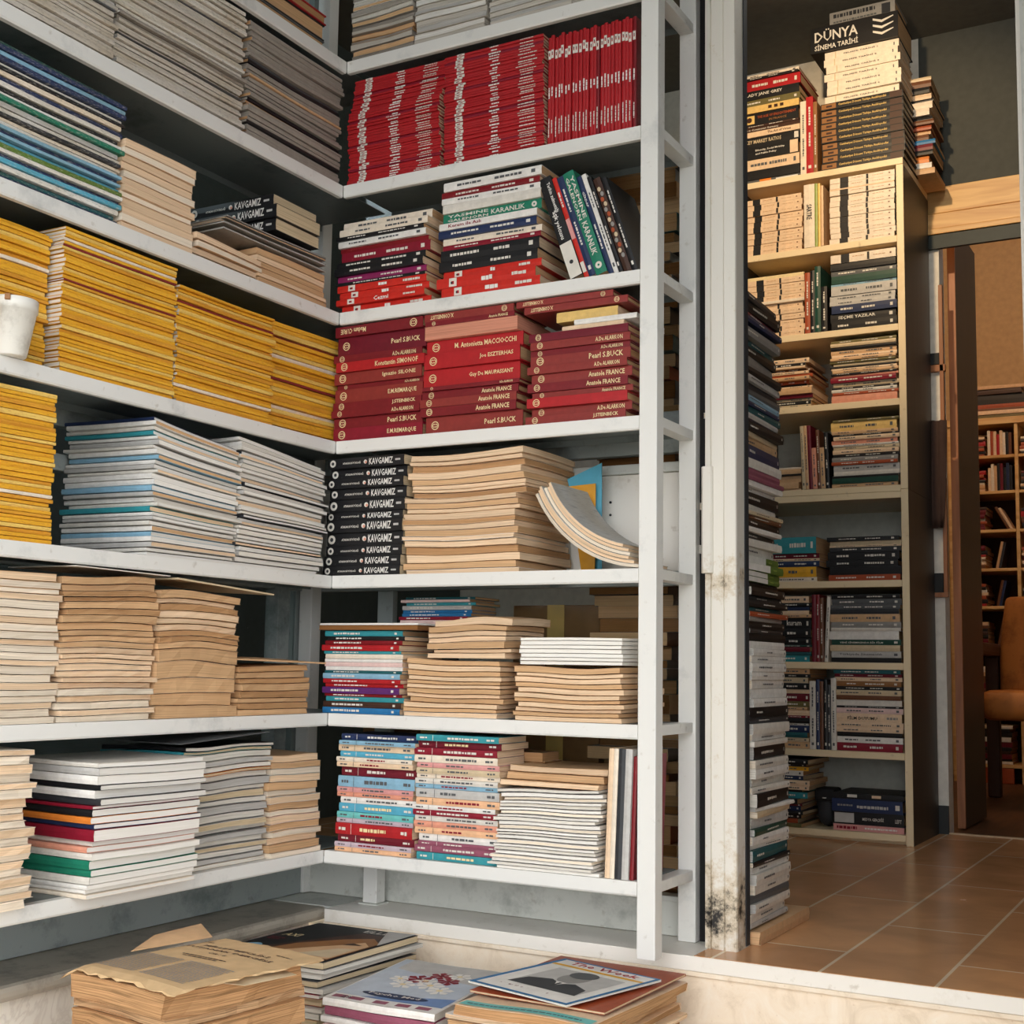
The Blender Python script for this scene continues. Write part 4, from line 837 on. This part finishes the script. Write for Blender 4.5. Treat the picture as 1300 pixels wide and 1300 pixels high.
# news weekly on yellowed papers
m4 = piles('the yellowed pile at the bottom right', 'mag', (.485, -.326, -.22), math.radians(-1), .238, .352, .190, 'tan:1|cream:1|tan*3|cream|tan*2|light_grey:.6|tan*3|teal:.8|cream*2|tan:1.2|white:.7|cream:1.2', ('tan','cream','old_tan'), side='back', warp=.07, jit=.012, rot=.05, ragged=.003, streak=.22)
def yellowed(P, l, d): P.rect('aqua', l*.02, l*.98, d*.02, d*.09); P.dashes('dark_teal', l*.06, l*.9, d*.05, .006, rnd)
top_print(m4[-1], yellowed)
mr = piles('red-covered magazine peeking out at the back of the yellowed pile', 'mag', (.490, -.262, -.0255), math.radians(-2), .24, .30, .005, 'rust:1', ('beige',), side='back', warp=.1, rot=.0)
mr[0][0]['label'] = 'red-covered magazine peeking out at the back of the yellowed pile'
mw = piles('weekly', 'mag', (.472, -.238, -.0165), math.radians(-14.5), .208, .235, .004, 'white:1', ('off_white',), side='left', warp=.1, rot=.0)
mw[0][0]['label'] = 'weekly with a portrait in a blue and yellow frame, topmost at bottom right'
def weekly(P, l, d):
    P.rect('blue', 0, l, 0, d); P.rect('white', l*.05, l*.97, d*.03, d*.97, 1); P.rect('yellow', l*.05, l*.97, d*.8, d*.84, 2); P.text('red', 'The Week', l*.16, d*.87, .02, l*.7, lay=2)
    P.rect('light_grey', l*.2, l*.88, d*.2, d*.74, 2); P.poly('charcoal', [(l*.2,d*.2),(l*.88,d*.2),(l*.84,d*.36),(l*.66,d*.44),(l*.56,d*.38),(l*.42,d*.45),(l*.24,d*.38)], 3)
    P.disc('grey', l*.54, d*.56, .034, 3, 24, .78); P.disc('dark_grey', l*.54, d*.66, .022, 4, 20, 1.2); P.poly('white', [(l*.49,d*.42),(l*.6,d*.42),(l*.56,d*.32)], 4); P.poly('black', [(l*.54,d*.4),(l*.57,d*.4),(l*.565,d*.28),(l*.55,d*.28)], 5)
    P.dashes('maroon', l*.2, l*.75, d*.13, .006, rnd)
top_print(mw[0], weekly)

# ------------------------------------------------------------------ tall pile on the shop floor just inside the door
g = random.Random(5)
floor_spec = [('light_grey', .8), ('off_white', 1.5), ('off_white', 1.1), ('dark_grey', 1.4), ('off_white', 1), ('off_white', 1.2), ('white', 1), ('black', .8), ('dark_teal', 1.6), ('off_white', .7), ('white', 1.1), ('dark_green', .7), ('light_grey', 1), ('beige', .8), ('white', .6), ('black', 1.4), ('off_white', 1), ('off_white', 1), ('white', 1), ('off_white', 1), ('black', 1.3), ('off_white', .8), ('white', .8), ('off_white', 1), ('charcoal', .7), ('black', 1.2)]
floor_spec += [('white', .9)]*8+[('black', 1), ('charcoal', .7), ('black', 1), ('grey', .5), ('rust', .5), ('dark_teal', .7), ('black', .9), ('charcoal', .8), ('black', 1), ('black', .8)]
floor_spec += [('grass_green', .8)]*4+[('white', 1), ('off_white', .8), ('black', .8), ('white', .5), ('black', .8), ('brown', .6), ('beige', .6), ('off_white', .7), ('black', 1.2), ('white', .6), ('white', .7), ('mauve', .8), ('mauve', .8), ('off_white', 1), ('navy', 2.0), ('tan', .9), ('beige', .8), ('black', .9), ('mauve', .5), ('light_grey', .6), ('dark_teal', .8), ('navy', .7), ('pale_blue', .6), ('dark_grey', 1), ('charcoal', .8), ('light_grey', .9), ('black', .8), ('grey', 1.6), ('black', 1), ('dark_teal', .8), ('grey', 1), ('charcoal', .8), ('navy', 1), ('maroon', 1), ('black', 1.1), ('charcoal', 1.2)]
def m_floor(P, L, T, c, t, g, k):
    if c == 'grass_green': P.rect('white', 0, L*.62, T*.04, T*.96); P.rect('lime', L*.7, L*.8, T*.4, T*.6); return
    i = ink_for(c)
    if g.random() < .75:
        a = L*g.uniform(.05, .4); P.dashes(i, a, a+L*g.uniform(.12, .4), T*.5, T*.22, g); P.rect(i, L*.93, L*.955, T*.35, T*.65)
stack('wide tattered tan bundle at the foot of the tall pile inside the door', 'journal', frame((.812, .222, 0), PI/2), .30, .09, .024, 'tan:1', ('tan',), 'front', ragged=.003, rot=.0, warp=.05)
stack('the tall pile inside the door', 'mag', frame((.80, .222, .0265), PI/2), .21, .08, 1.18, [(c, w, None) for c, w in floor_spec], ('off_white','ivory','light_grey'), 'front', marks=m_floor, jit=.008, rot=.04, lname=words,
      xoff=lambda t: (.012*math.sin(t*7)-.012*t, .012*t))
stack('the shaded pile behind the shop window', 'mag', frame((.625, .30, 0), PI/2), .22, .17, 1.55, [(g.choice(['charcoal','old_tan','tan','dark_grey','dark_teal','black','brown','rust','grey','black']), g.uniform(1, 2.2), None) for _ in range(60)], ('old_tan','tan','wood_brown'), 'front', jit=.014, rot=.05)
for i, (x0, x1, y0, y1, h) in enumerate(((-.15, .2, .33, .62, .44), (.215, .42, .36, .62, .62))):
    o = empty('cardboard_box', ((x0+x1)/2, (y0+y1)/2, 0), 'brown cardboard box seen through the low window, %s' % ('left, behind the low tan pile' if i == 0 else 'right, taller one'), 'box'); b = o.location
    cm = paint((150,112,74), .85)
    box('box_body', x0, x1, y0, y1, 0, h, cm, o, .002).location = -b; box('tape', (x0+x1)/2-.02, (x0+x1)/2+.02, y0-.0006, y1, h*.02, h+.0006, paint('gold', .3), o).location = -b

# ------------------------------------------------------------------ bookcase against the back wall of the shop
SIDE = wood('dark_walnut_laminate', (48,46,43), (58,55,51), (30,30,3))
BX0, BX1, BY, BD = .226, .745, 1.757, .352
o = empty('bookcase', ((BX0+BX1)/2, BY+BD/2, 0), 'tall cream bookcase full of books standing on the brown tiles inside', 'bookcase'); b = o.location
def bp(*a, m=MELAMINE, bev=.0012):
    q = box(*a[:7], m, o, bev); q.location = -b; return q
BZ = [.03, .26, .517, .757, 1.016, 1.292, 1.516, 1.784]
for x0, x1 in ((BX0, BX0+.021), (BX1-.021, BX1)):
    
    for za, zb in ((0, 1.022), (1.0225, 2.0)):
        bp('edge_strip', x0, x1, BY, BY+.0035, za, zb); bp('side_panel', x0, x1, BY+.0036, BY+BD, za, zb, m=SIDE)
for i, z in enumerate(BZ): bp('shelf_board', BX0+.0212, BX1-.0212, BY+.001, BY+BD-.006, z-.02 if i != 4 else z-.019, z)
bp('shelf_board', BX0+.0212, BX1-.0212, BY+.001, BY+BD-.006, 1.0165, 1.035); BZ[4] = 1.035
bp('top_board', BX0, BX1, BY-.002, BY+BD, 2.0002, 2.02)
bp('back_panel', BX0+.022, BX1-.022, BY+BD-.0055, BY+BD, .03, 1.995, m=paint((214,216,206), .7), bev=0)
bp('plinth', BX0+.0212, BX1-.0212, BY+.03, BY+.045, 0, .0098)
def FB(x, z, y=.006): return frame((x, BY+y, z), 0)
BK = 'bookcase'
# on top
def m_top(P, L, T, c, t, g, k):
    if k == 9: [P.rect('dark_brown', L*(.48+.1*i), L*(.54+.1*i), T*.3, T*.75) for i in range(3)]
    elif k == 8: P.rect('gold', L*.02, L*.25, T*.15, T*.85); P.disc('dark_brown', L*.16, T*.5, T*.22, 1); P.text('rust', 'THE AGE OF ENLIGHTENMENT', L*.3, T*.55, T*.22, L*.66); P.text('wood_brown', 'IN FRANCE', L*.5, T*.22, T*.18, L*.3)
    elif k == 3: P.text('white', 'Ethnicity, Social Mobility', L*.27, T*.55, T*.18, L*.5); P.text('white', 'and Public Policy', L*.27, T*.28, T*.18, L*.36); P.rect('cream', L*.86, L*.995, T*.02, T*.98)
    elif k == 4: P.text('beige', 'KEY MARKET RATIOS', L*.08, T*.3, T*.45, L*.6); P.rect('off_white', L*.9, L*.97, T*.2, T*.9)
    elif k == 5: P.text('dark_brown', 'The Art of Virtue', L*.45, T*.3, T*.45, L*.4)
    elif k == 6: P.text('off_white', 'Art in Communist Germany', L*.04, T*.3, T*.45, L*.6)
    elif t: P.text('off_white', t, L*.1, T*.3, T*.42, L*.62)
    elif k == 0: P.rect('orange', L*.3, L*.5, T*.05, T*.95); P.rect('white', L*.58, L*.95, T*.4, T*.7)
    else: m_plain(P, L, T, c, None, g, k)
stack('the left pile atop the bookcase', 'hard', FB(.238, 2.021, .01), .19, .2, .36, 'dark_grey:.8|black:1.9|cream:2.3|black:2.7|black:1.8|cream:1.1|dark_brown:1|black:2.5|gold:1.4|olive:1.3|black:1.9=LADY JANE GREY|red:2.2|black:.5|ivory:.7'.replace('black:2.5|gold:1.4','dark_brown:.4|black:2.5|gold:1.4'), ('tan',), jit=.004, marks=m_top)
row('the three upright books atop the bookcase', 'hard', FB(.434, 2.021, .0), [('ivory', .018, None, .235), ('red', .022, None, .245), ('wood_brown', .012, None, .225)], ('cream',), m_plain, depth=.18)
stack('the black gold-lettered set atop the bookcase', 'folio', FB(.500, 2.021, .002), .25, .2, .212, 'black*10', ('beige',), jit=.003, rot=.004, marks=m_ansik)
stack('the cream set atop the bookcase', 'folio', FB(.512, 2.2345, .004), .225, .17, .165, '|'.join('ivory=FELSEFE TARİHİ %d' % i for i in (7,6,5,4,3,2,1)), ('cream',), jit=.006, rot=.01, marks=m_felsefe)
def m_dunya(P, L, T, c, t, g, k):
    P.text('off_white', 'DÜNYA', L*.05, T*.4, T*.5, L*.5); P.text('off_white', 'SİNEMA TARİHİ', L*.05, T*.08, T*.26, L*.5)
    for i in range(3):
        a = T*(.18+.24*i); P.poly('off_white', [(L*.72,a+T*.14),(L*.82,a),(L*.95,a+T*.16),(L*.95,a+T*.08+T*.12),(L*.82,a+T*.1),(L*.72,a+T*.22)])
stack('thick black volume lying on the cream philosophy set, topped by a grey book', 'hard', FB(.468, 2.4005, .0), .268, .2, .082, 'black:1', ('tan',), rot=.0, marks=m_dunya)
def m_hor(P, L, T, c, t, g, k): P.dashes('charcoal', L*.06, L*.72, T*.68, T*.34, g, .003); P.dashes('dark_grey', L*.06, L*.72, T*.25, T*.16, g, .002); P.rect('charcoal', L*.8, L*.93, T*.15, T*.85)
stack('grey book on the thick black volume, highest on the bookcase', 'hard', FB(.528, 2.4835, .012), .2, .17, .045, 'grey:1', ('tan',), rot=.0, marks=m_hor)
stack('the shadowed pile atop the bookcase', 'book', frame((.672, 1.905, 2.021), .02), .125, .17, .31, 'tan:1|white:.8|orange:1|black:1|maroon:1|blue:.6|brown:1|tan:.7|rust:1|brown:1|black:.8|ivory:1.1|ivory:1.3|black:.7|cream:1.2|black:1|brown:1.3|beige:.8', ('tan',), jit=.012, rot=.03)
# row under the top
stack('the left cream set, highest bookcase shelf', 'folio', FB(.25, 1.784), .185, .19, .182, 'cream*10', ('cream',), jit=.004, rot=.008, marks=m_band)
def m_sartre(P, L, T, c, t, g, k):
    if t: P.text('charcoal', t, L*.32, T*.25, T*.5, L*.24)
row('the upright books between two cream sets', 'book', FB(.444, 1.7845, .0), [('ivory', .033, 'SARTRE', .2), ('lime', .008, None, .2), ('pale_yellow', .007, None, .2), ('tan', .01, None, .19)], ('cream',), m_sartre, depth=.18)
stack('the right cream set, highest bookcase shelf', 'folio', FB(.522, 1.784), .195, .19, .207, 'ivory*10|cream:.25|ivory*2', ('cream',), jit=.003, rot=.006, marks=lambda P,L,T,c,t,g,k: m_band(P,L,T,c,t,g,k) if c == 'ivory' else None)
# second row
stack('the left cream set, second bookcase shelf', 'folio', FB(.255, 1.516), .182, .19, .2, 'cream*6|ivory:.5|cream*4|pale_gold:.6', ('cream',), jit=.006, rot=.01, marks=lambda P,L,T,c,t,g,k: m_band(P,L,T,c,t,g,k) if c == 'cream' else None)
row('upright books, second bookcase shelf', 'book', FB(.444, 1.5165, .0), [('rust', .016, None, .19), ('black', .014, None, .195), ('dark_green', .018, None, .205), ('black', .018, None, .14)], ('cream',), m_plain, depth=.18)
stack('the right dark pile, second bookcase shelf', 'hard', FB(.522, 1.516), .195, .19, .205, 'black:1.6|black:1.7=SEÇME YAZILAR|navy:1.6|light_grey:.9|light_grey:1|light_grey:1.9|pale_blue:.4|dark_green:1.6|dark_grey:1.1|black:1.3', ('tan',), jit=.004, marks=m_plain)
stack('single cream volume lying on the dark pile, second bookcase shelf', 'folio', FB(.522, 1.723), .195, .19, .027, 'ivory:1', ('cream',), rot=.0, marks=m_band)
# third
stack('the left brownish pile, third bookcase shelf', 'book', FB(.31, 1.292), .14, .18, .155, 'beige:.7|black:.8|beige:.7|maroon:1|tan:1.2|cream:.5|black:.5|rust:1|tan:.8|rust:.7|cream:.6|brown:.5|cream:.5|black:.8|cream:1', ('cream','tan'), jit=.012, marks=m_plain)
stack('the right pile, third bookcase shelf', 'mag', FB(.522, 1.292), .195, .19, .192, 'salmon:1.5|rust:.7|off_white:.8|black:.6|beige:.8|crimson:1|salmon:.7|black:.6|tan:.8|cream:.6|black:.7|beige:.9|olive:.8|tan:.7|cream:.8|tan:.9|black:.6|beige:.8|olive:.6', ('cream',), jit=.005, marks=m_plain)
# fourth
stack('the small tan pile, fourth bookcase shelf', 'book', FB(.30, 1.035), .125, .18, .072, 'cream:.5|tan:1.2|tan:1.3|black:.5|tan:1.1|ivory:.5', ('tan',), jit=.006)
row('upright books leaning, fourth bookcase shelf', 'book', FB(.432, 1.0355, .0), [('beige', .010, None, .195), ('tan', .010, None, .195), ('maroon', .011, None, .195), ('salmon', .013, None, .125), ('brown', .010, None, .18), ('tan', .013, None, .125), ('black', .012, None, .17)], ('cream',), m_plain, depth=.15, lean=.035)
stack('the right pile, fourth bookcase shelf', 'mag', FB(.522, 1.035), .195, .19, .206, 'tan:.9|dark_green:.8|black:.5|off_white:.7|light_grey:1.2|rust:.8|grey:.8|black:.5|cream:1|beige:.7|off_white:.5|salmon:.7|cream:.8|black:.4|tan:.9|gold:1.4|olive:.5', ('cream',), jit=.005, marks=m_plain)
# fifth
stack('the teal-topped pile, fifth bookcase shelf', 'book', FB(.31, .757), .165, .18, .135, 'ivory:1|yellow:1.7|navy:1.1|cream:.5|maroon:.8|teal:3.2', ('tan',), jit=.006, marks=m_plain)
stack('the right dark pile, fifth bookcase shelf', 'hard', FB(.505, .757), .210, .19, .13, 'rust:1.3|black:1.8|black:1.5|black:1.8|charcoal:1|cream:.4|beige:.9|black:.9', ('tan',), jit=.006, marks=m_plain)
# sixth
def m_uram(P, L, T, c, t, g, k):
    if t: P.text('off_white', t, L*.5, T*.3, T*.5, L*.3); P.rect('off_white', L*.9, L*.94, T*.3, T*.7)
    else: m_plain(P, L, T, c, None, g, k)
stack('the pile at left, sixth bookcase shelf', 'book', FB(.30, .517), .15, .18, .196, 'teal:1.1|dark_teal:.5|maroon:1|dark_green:.4|black:1.6|black:1.5|black:2.2=kuram|tan:.7|cream:.6|navy:.9|black:.6|cream:1', ('tan',), jit=.006, marks=m_uram)
row('upright books, sixth bookcase shelf', 'book', FB(.458, .5175, .0), [('maroon', .012, None, .2), ('dark_red', .010, None, .2), ('brown', .011, None, .19), ('off_white', .010, None, .195)], ('cream',), m_plain, depth=.16, lean=[.0, .0, 0, -.05])
stack('the pile at right, sixth bookcase shelf', 'book', FB(.513, .517), .203, .19, .2, 'black:.8|light_grey:1.3=Türkiyede Sinemacılık|beige:1|dark_green:1.1=YENİ SİNEMASINDA BİR FİLM|white:1.6|off_white:.8|grey:.9|tan:1.5|charcoal:1|dark_grey:1.2|dark_grey:1.3|black:1', ('tan',), jit=.006, marks=m_plain)
# seventh
stack('the pile at left, seventh bookcase shelf', 'book', FB(.30, .26), .144, .18, .236, 'tan:1.2|beige:1|dark_teal:1.1|navy:2|off_white:.5|black:1.3|crimson:.7|cream:1|tan:.6|olive:1|maroon:1.4|cream:.7|black:1.2|beige:1.3|black:.7|tan:1.2', ('tan',), jit=.005, marks=m_plain)
row('upright books, seventh bookcase shelf', 'book', FB(.449, .2605, .0), [('off_white', .018, None, .2), ('navy', .0105, None, .205), ('brown', .0105, None, .2), ('black', .0105, None, .205), ('charcoal', .010, None, .19), ('off_white', .0145, None, .21)], ('cream',), m_plain, depth=.16)
def m_film(P, L, T, c, t, g, k):
    if t: P.text('black', t, L*.2, T*.28, T*.48, L*.44); P.dashes('grey', L*.78, L*.94, T*.5, T*.3, g)
    else: m_plain(P, L, T, c, None, g, k)
stack('the pile at right, seventh bookcase shelf', 'book', FB(.522, .26), .195, .19, .236, 'crimson:1.4|white:1.1|black:1.2|cream:.9|cream:1.2|cream:1.9=FİLM DUYUMU|pale_pink:1.1|black:.4|off_white:1|brown:.8|beige:.9|black:.6|wood_brown:1.1|cream:.7|maroon:.9|dark_teal:.9', ('tan',), jit=.004, marks=m_film)
# eighth
stack('the skewed pile, lowest bookcase shelf', 'book', FB(.30, .03, -.012), .125, .2, .2, 'olive:.9|rust:.8|black:.9|black:.7|navy:1|maroon:.7|black:1|teal:1.4|black:.5|cream:.9|cream:1.1|navy:.7|white:1|yellow:.7|charcoal:.6|black:1', ('tan','beige'), jit=.016, rot=.05, marks=m_plain, xoff=lambda t: (.012*(t > .45), -.02*t))
def m_media(P, L, T, c, t, g, k):
    if k == 1: P.rect('light_grey', L*.02, L*.3, T*.12, T*.9); P.text('off_white', 'MEDYA GERÇEĞİ', L*.42, T*.3, T*.36, L*.3); P.text('off_white', 'LEFT', L*.88, T*.3, T*.3, L*.09)
    elif k == 2: P.dashes('grey', L*.08, L*.3, T*.5, T*.16, g); P.dashes('light_grey', L*.36, L*.8, T*.42, T*.26, g); P.rect('off_white', L*.9, L*.96, T*.3, T*.7)
    elif k == 0: P.dashes('crimson', L*.05, L*.34, T*.5, T*.5, g); P.dashes('white', L*.45, L*.9, T*.5, T*.3, g)
    else: P.rect('off_white', L*.2, L*.34, T*.3, T*.8); P.rect('cream', L*.55, L*.68, T*.3, T*.8)
stack('the low right pile, lowest bookcase shelf', 'hard', FB(.513, .03), .203, .2, .108, 'pink:1|black:2|navy:2|black:.9', ('tan',), jit=.004, marks=m_media)
# dark shoulder bag in the lowest compartment
o2 = empty('camera_bag', (.478, BY+.1, .0305), 'small black bag sitting between two piles on the lowest bookcase shelf', 'bag')
bm = bmesh.new(); bmesh.ops.create_uvsphere(bm, u_segments=20, v_segments=12, radius=1)
for v in bm.verts:
    c_ = v.co; k_ = 1/max(abs(c_.x)**3+abs(c_.y)**3+abs(c_.z)**3, 1e-6)**(1/3); v.co = Vector((c_.x*.03*k_, c_.y*.05*k_, .055+c_.z*.055*k_*(1-.12*abs(c_.x))))
bm_obj('bag_body', bm, paint('charcoal', .6), o2, smooth=True)
bm = bmesh.new(); add_box(bm, -.0305, .0305, -.055, .03, .075, .114); bm_obj('bag_flap', bm, paint('black', .5), o2, .008)
lathe('buckle', [(.006, 0), (.006, .003)], paint('light_grey', .3), o2, 14).location = (0, -.0555, .085)

# ------------------------------------------------------------------ the room beyond the doorway
RY = 4.2; RX0, RX1 = .40, 1.08
o = empty('bookcase', ((RX0+RX1)/2, RY+.14, 0), 'warm-lit bookcase far back in the next room, seen through the inner doorway', 'bookcase'); b = o.location
OCH = wood('ochre_shelf_wood', (206,158,96), (230,190,128), (4, 30, 30))
def rb(nm_, *a, m=OCH): q = box(nm_, *a, m, o, .002); q.location = -b; return q
RZ = [.07, .34, .603, .784, .957, 1.135, 1.314, 1.48]
for x in (RX0, .694, RX1-.016): rb('side_panel', x, x+.016, RY, RY+.28, 0, 1.636)
rb('top_board', RX0, RX1, RY-.01, RY+.28, 1.6365, 1.668)
for z in RZ:
    for x0, x1 in ((RX0+.0165, .6935), (.7105, RX1-.0165)): rb('shelf_board', x0, x1, RY+.002, RY+.27, z, z+.014)
rb('back_panel', RX0+.0165, RX1-.0165, RY+.2705, RY+.28, 0, 1.63, m=paint('dark_brown', .8))
rb('plinth_board', RX0+.0165, .66, RY-.0, RY+.02, .0, .068, m=paint('rust', .6))
def FX(x, z, y=.012): return frame((x, RY+y, z), 0)
lvl = ['lowest', 'second', 'third', 'fourth', 'fifth', 'sixth', 'seventh', 'highest']
pal = ['red', 'cream', 'black', 'ivory', 'maroon', 'rust', 'brown', 'white', 'black', 'tan', 'dark_brown']
for i, z in enumerate(RZ):
    zz = z+.0143; h = (RZ[i+1] if i < 7 else 1.636)-zz-.02; gg = random.Random(40+i)
    n = 7 if i != 0 else 10
    stack('the pile at left, %s far shelf' % lvl[i], 'book', FX(.45, zz), .11 if i > 1 else .2, .18, h*.74, [(gg.choice(pal), gg.uniform(.7, 1.4), None) for _ in range(n)], ('tan',), jit=.006)
    if i > 1:
        if i in (2, 3, 4, 5): row('slanting books, %s far shelf' % lvl[i], 'book', FX(.655, zz+.0003), [(gg.choice(['ivory','tan','brown']), .011, None, h*.8), (gg.choice(pal), .011, None, h*.76)], ('cream',), lean=.5 if i == 5 else -.3 if i in (3,) else .02 if i == 4 else -.2) if i in (5,) else row('slanting books, %s far shelf' % lvl[i], 'book', FX(.60, zz+.0003), [(gg.choice(['ivory','tan','brown']), .011, None, h*.86), (gg.choice(['brown','navy','charcoal']), .011, None, h*.84), (gg.choice(pal), .009, None, h*.8)][:3 if i == 2 else 2], ('cream',), lean=-.2)
        else: row('upright books, %s far shelf' % lvl[i], 'book', FX(.575, zz+.0003), [(c_, .0125, None, h*gg.uniform(.8, .97)) for c_ in (['ivory','rust','cream','red','cream','ivory','black','brown'] if i == 7 else ['cream','ivory','tan','black','maroon','black','navy','black'])], ('cream',), depth=.16)
    stack('the pile past the divider, %s far shelf' % lvl[i], 'book', FX(.718, zz), .15, .18, h*.66, [(gg.choice(pal), gg.uniform(.7, 1.4), None) for _ in range(6)], ('tan',), jit=.005)
stack('the pile atop the far bookcase', 'hard', FX(.515, 1.6685), .25, .2, .155, 'olive:1|cream:.9|brown:.6|rust:1|black:2.4|dark_brown:1.2|tan:.8', ('cream',), jit=.012, rot=.03, sizes=(.86, 1))
# armchair, mostly beyond the frame
o = empty('armchair', (1.0, 3.5, 0), 'tan leather armchair at the right edge, in the room beyond the doorway', 'armchair')
LEA = metal_paint('tan_leather', (176,112,56), (120,70,36), .8, 9); WOODD = paint('dark_brown', .5)
bm = bmesh.new(); add_box(bm, -.28, .28, -.04, .06, .40, .80); bmesh.ops.subdivide_edges(bm, edges=bm.edges[:], cuts=4, use_grid_fill=True)
for v in bm.verts: v.co.y += .06*(v.co.z-.4)-.05*(1-(v.co.x/.28)**2); v.co.x *= 1-.12*max(0, (v.co.z-.6))/.27
q = bm_obj('backrest', bm, LEA, o, .03, True)
bm = bmesh.new(); add_box(bm, -.28, .28, -.52, .0, .32, .43); bm_obj('seat', bm, LEA, o, .035, True)
for s in (-1, 1):
    bm = bmesh.new(); add_box(bm, s*.31-.035, s*.31+.035, -.5, .04, .56, .61); bm_obj('armrest', bm, WOODD, o, .015)
    for y in (-.46, .0): 
        bm = bmesh.new(); add_box(bm, s*.31-.025, s*.31+.025, y-.025, y+.025, 0, .5598); bm_obj('leg', bm, WOODD, o, .006)

# ------------------------------------------------------------------ light
def area(name, loc_, rot, sx, sy, power, col):
    l = bpy.data.lights.new(name, 'AREA'); l.shape = 'RECTANGLE'; l.size = sx; l.size_y = sy; l.energy = power; l.color = col
    ob = bpy.data.objects.new(name, l); ob.location = loc_; ob.rotation_euler = rot; C.objects.link(ob); return ob
def spot(name, loc_, to, power, col, ang, blend, rad):
    l = bpy.data.lights.new(name, 'SPOT'); l.energy = power; l.color = col; l.spot_size = ang; l.spot_blend = blend; l.shadow_soft_size = rad
    ob = bpy.data.objects.new(name, l); ob.location = loc_; ob.rotation_euler = (Vector(to)-Vector(loc_)).to_track_quat('-Z', 'Y').to_euler(); C.objects.link(ob); return ob
def point(name, loc_, power, col, rad):
    l = bpy.data.lights.new(name, 'POINT'); l.energy = power; l.color = col; l.shadow_soft_size = rad
    ob = bpy.data.objects.new(name, l); ob.location = loc_; C.objects.link(ob); return ob
spot('shop_lamp', (.70, .5, 2.33), (.62, 1.8, 1.95), 72, (1, .71, .41), 1.08, .7, .022)
point('shop_fill', (1.05, .9, 2.4), 10, (1, .95, .87), .12)  # added fill with no known source, lifts the dark shop interior
point('side_room_fill', (-.7, -.6, 1.9), 6, (.8, .95, 1), .08)  # added weak fill, keeps the view through the left panes from going black
point('back_room_lamp', (.62, 3.1, 2.4), 22, (1, .56, .24), .08)
w = bpy.data.worlds.new('sky'); bpy.context.scene.world = w; w.use_nodes = True
nt = w.node_tree; bg = nt.nodes['Background']; bg.inputs['Color'].default_value = (.985, .99, 1.0, 1); bg.inputs['Strength'].default_value = 4.25

# ------------------------------------------------------------------ camera
cam = bpy.data.cameras.new('camera'); co = bpy.data.objects.new('camera', cam); C.objects.link(co)
cam.sensor_width = 36; cam.lens = 1662.485/1300*36; cam.shift_x = (650-643.386)/1300; cam.shift_y = (674.123-650)/1300; cam.clip_start = .05
co.matrix_world = Matrix(((.87200152, .03684695, .48811438, 1.5811536), (.4892581, -.09715599, -.86671058, -2.10003598), (.0154876, .99458686, -.10274783, .49016391), (0, 0, 0, 1)))
S_ = bpy.context.scene; S_.camera = co
S_.view_settings.view_transform = 'Standard'; S_.view_settings.look = 'None'; S_.view_settings.gamma = 1; S_.view_settings.exposure = 0; S_.view_settings.use_curve_mapping = False
S_.cycles.max_bounces = 8; S_.cycles.diffuse_bounces = 5; S_.cycles.transparent_max_bounces = 12; S_.cycles.caustics_reflective = False; S_.cycles.caustics_refractive = False
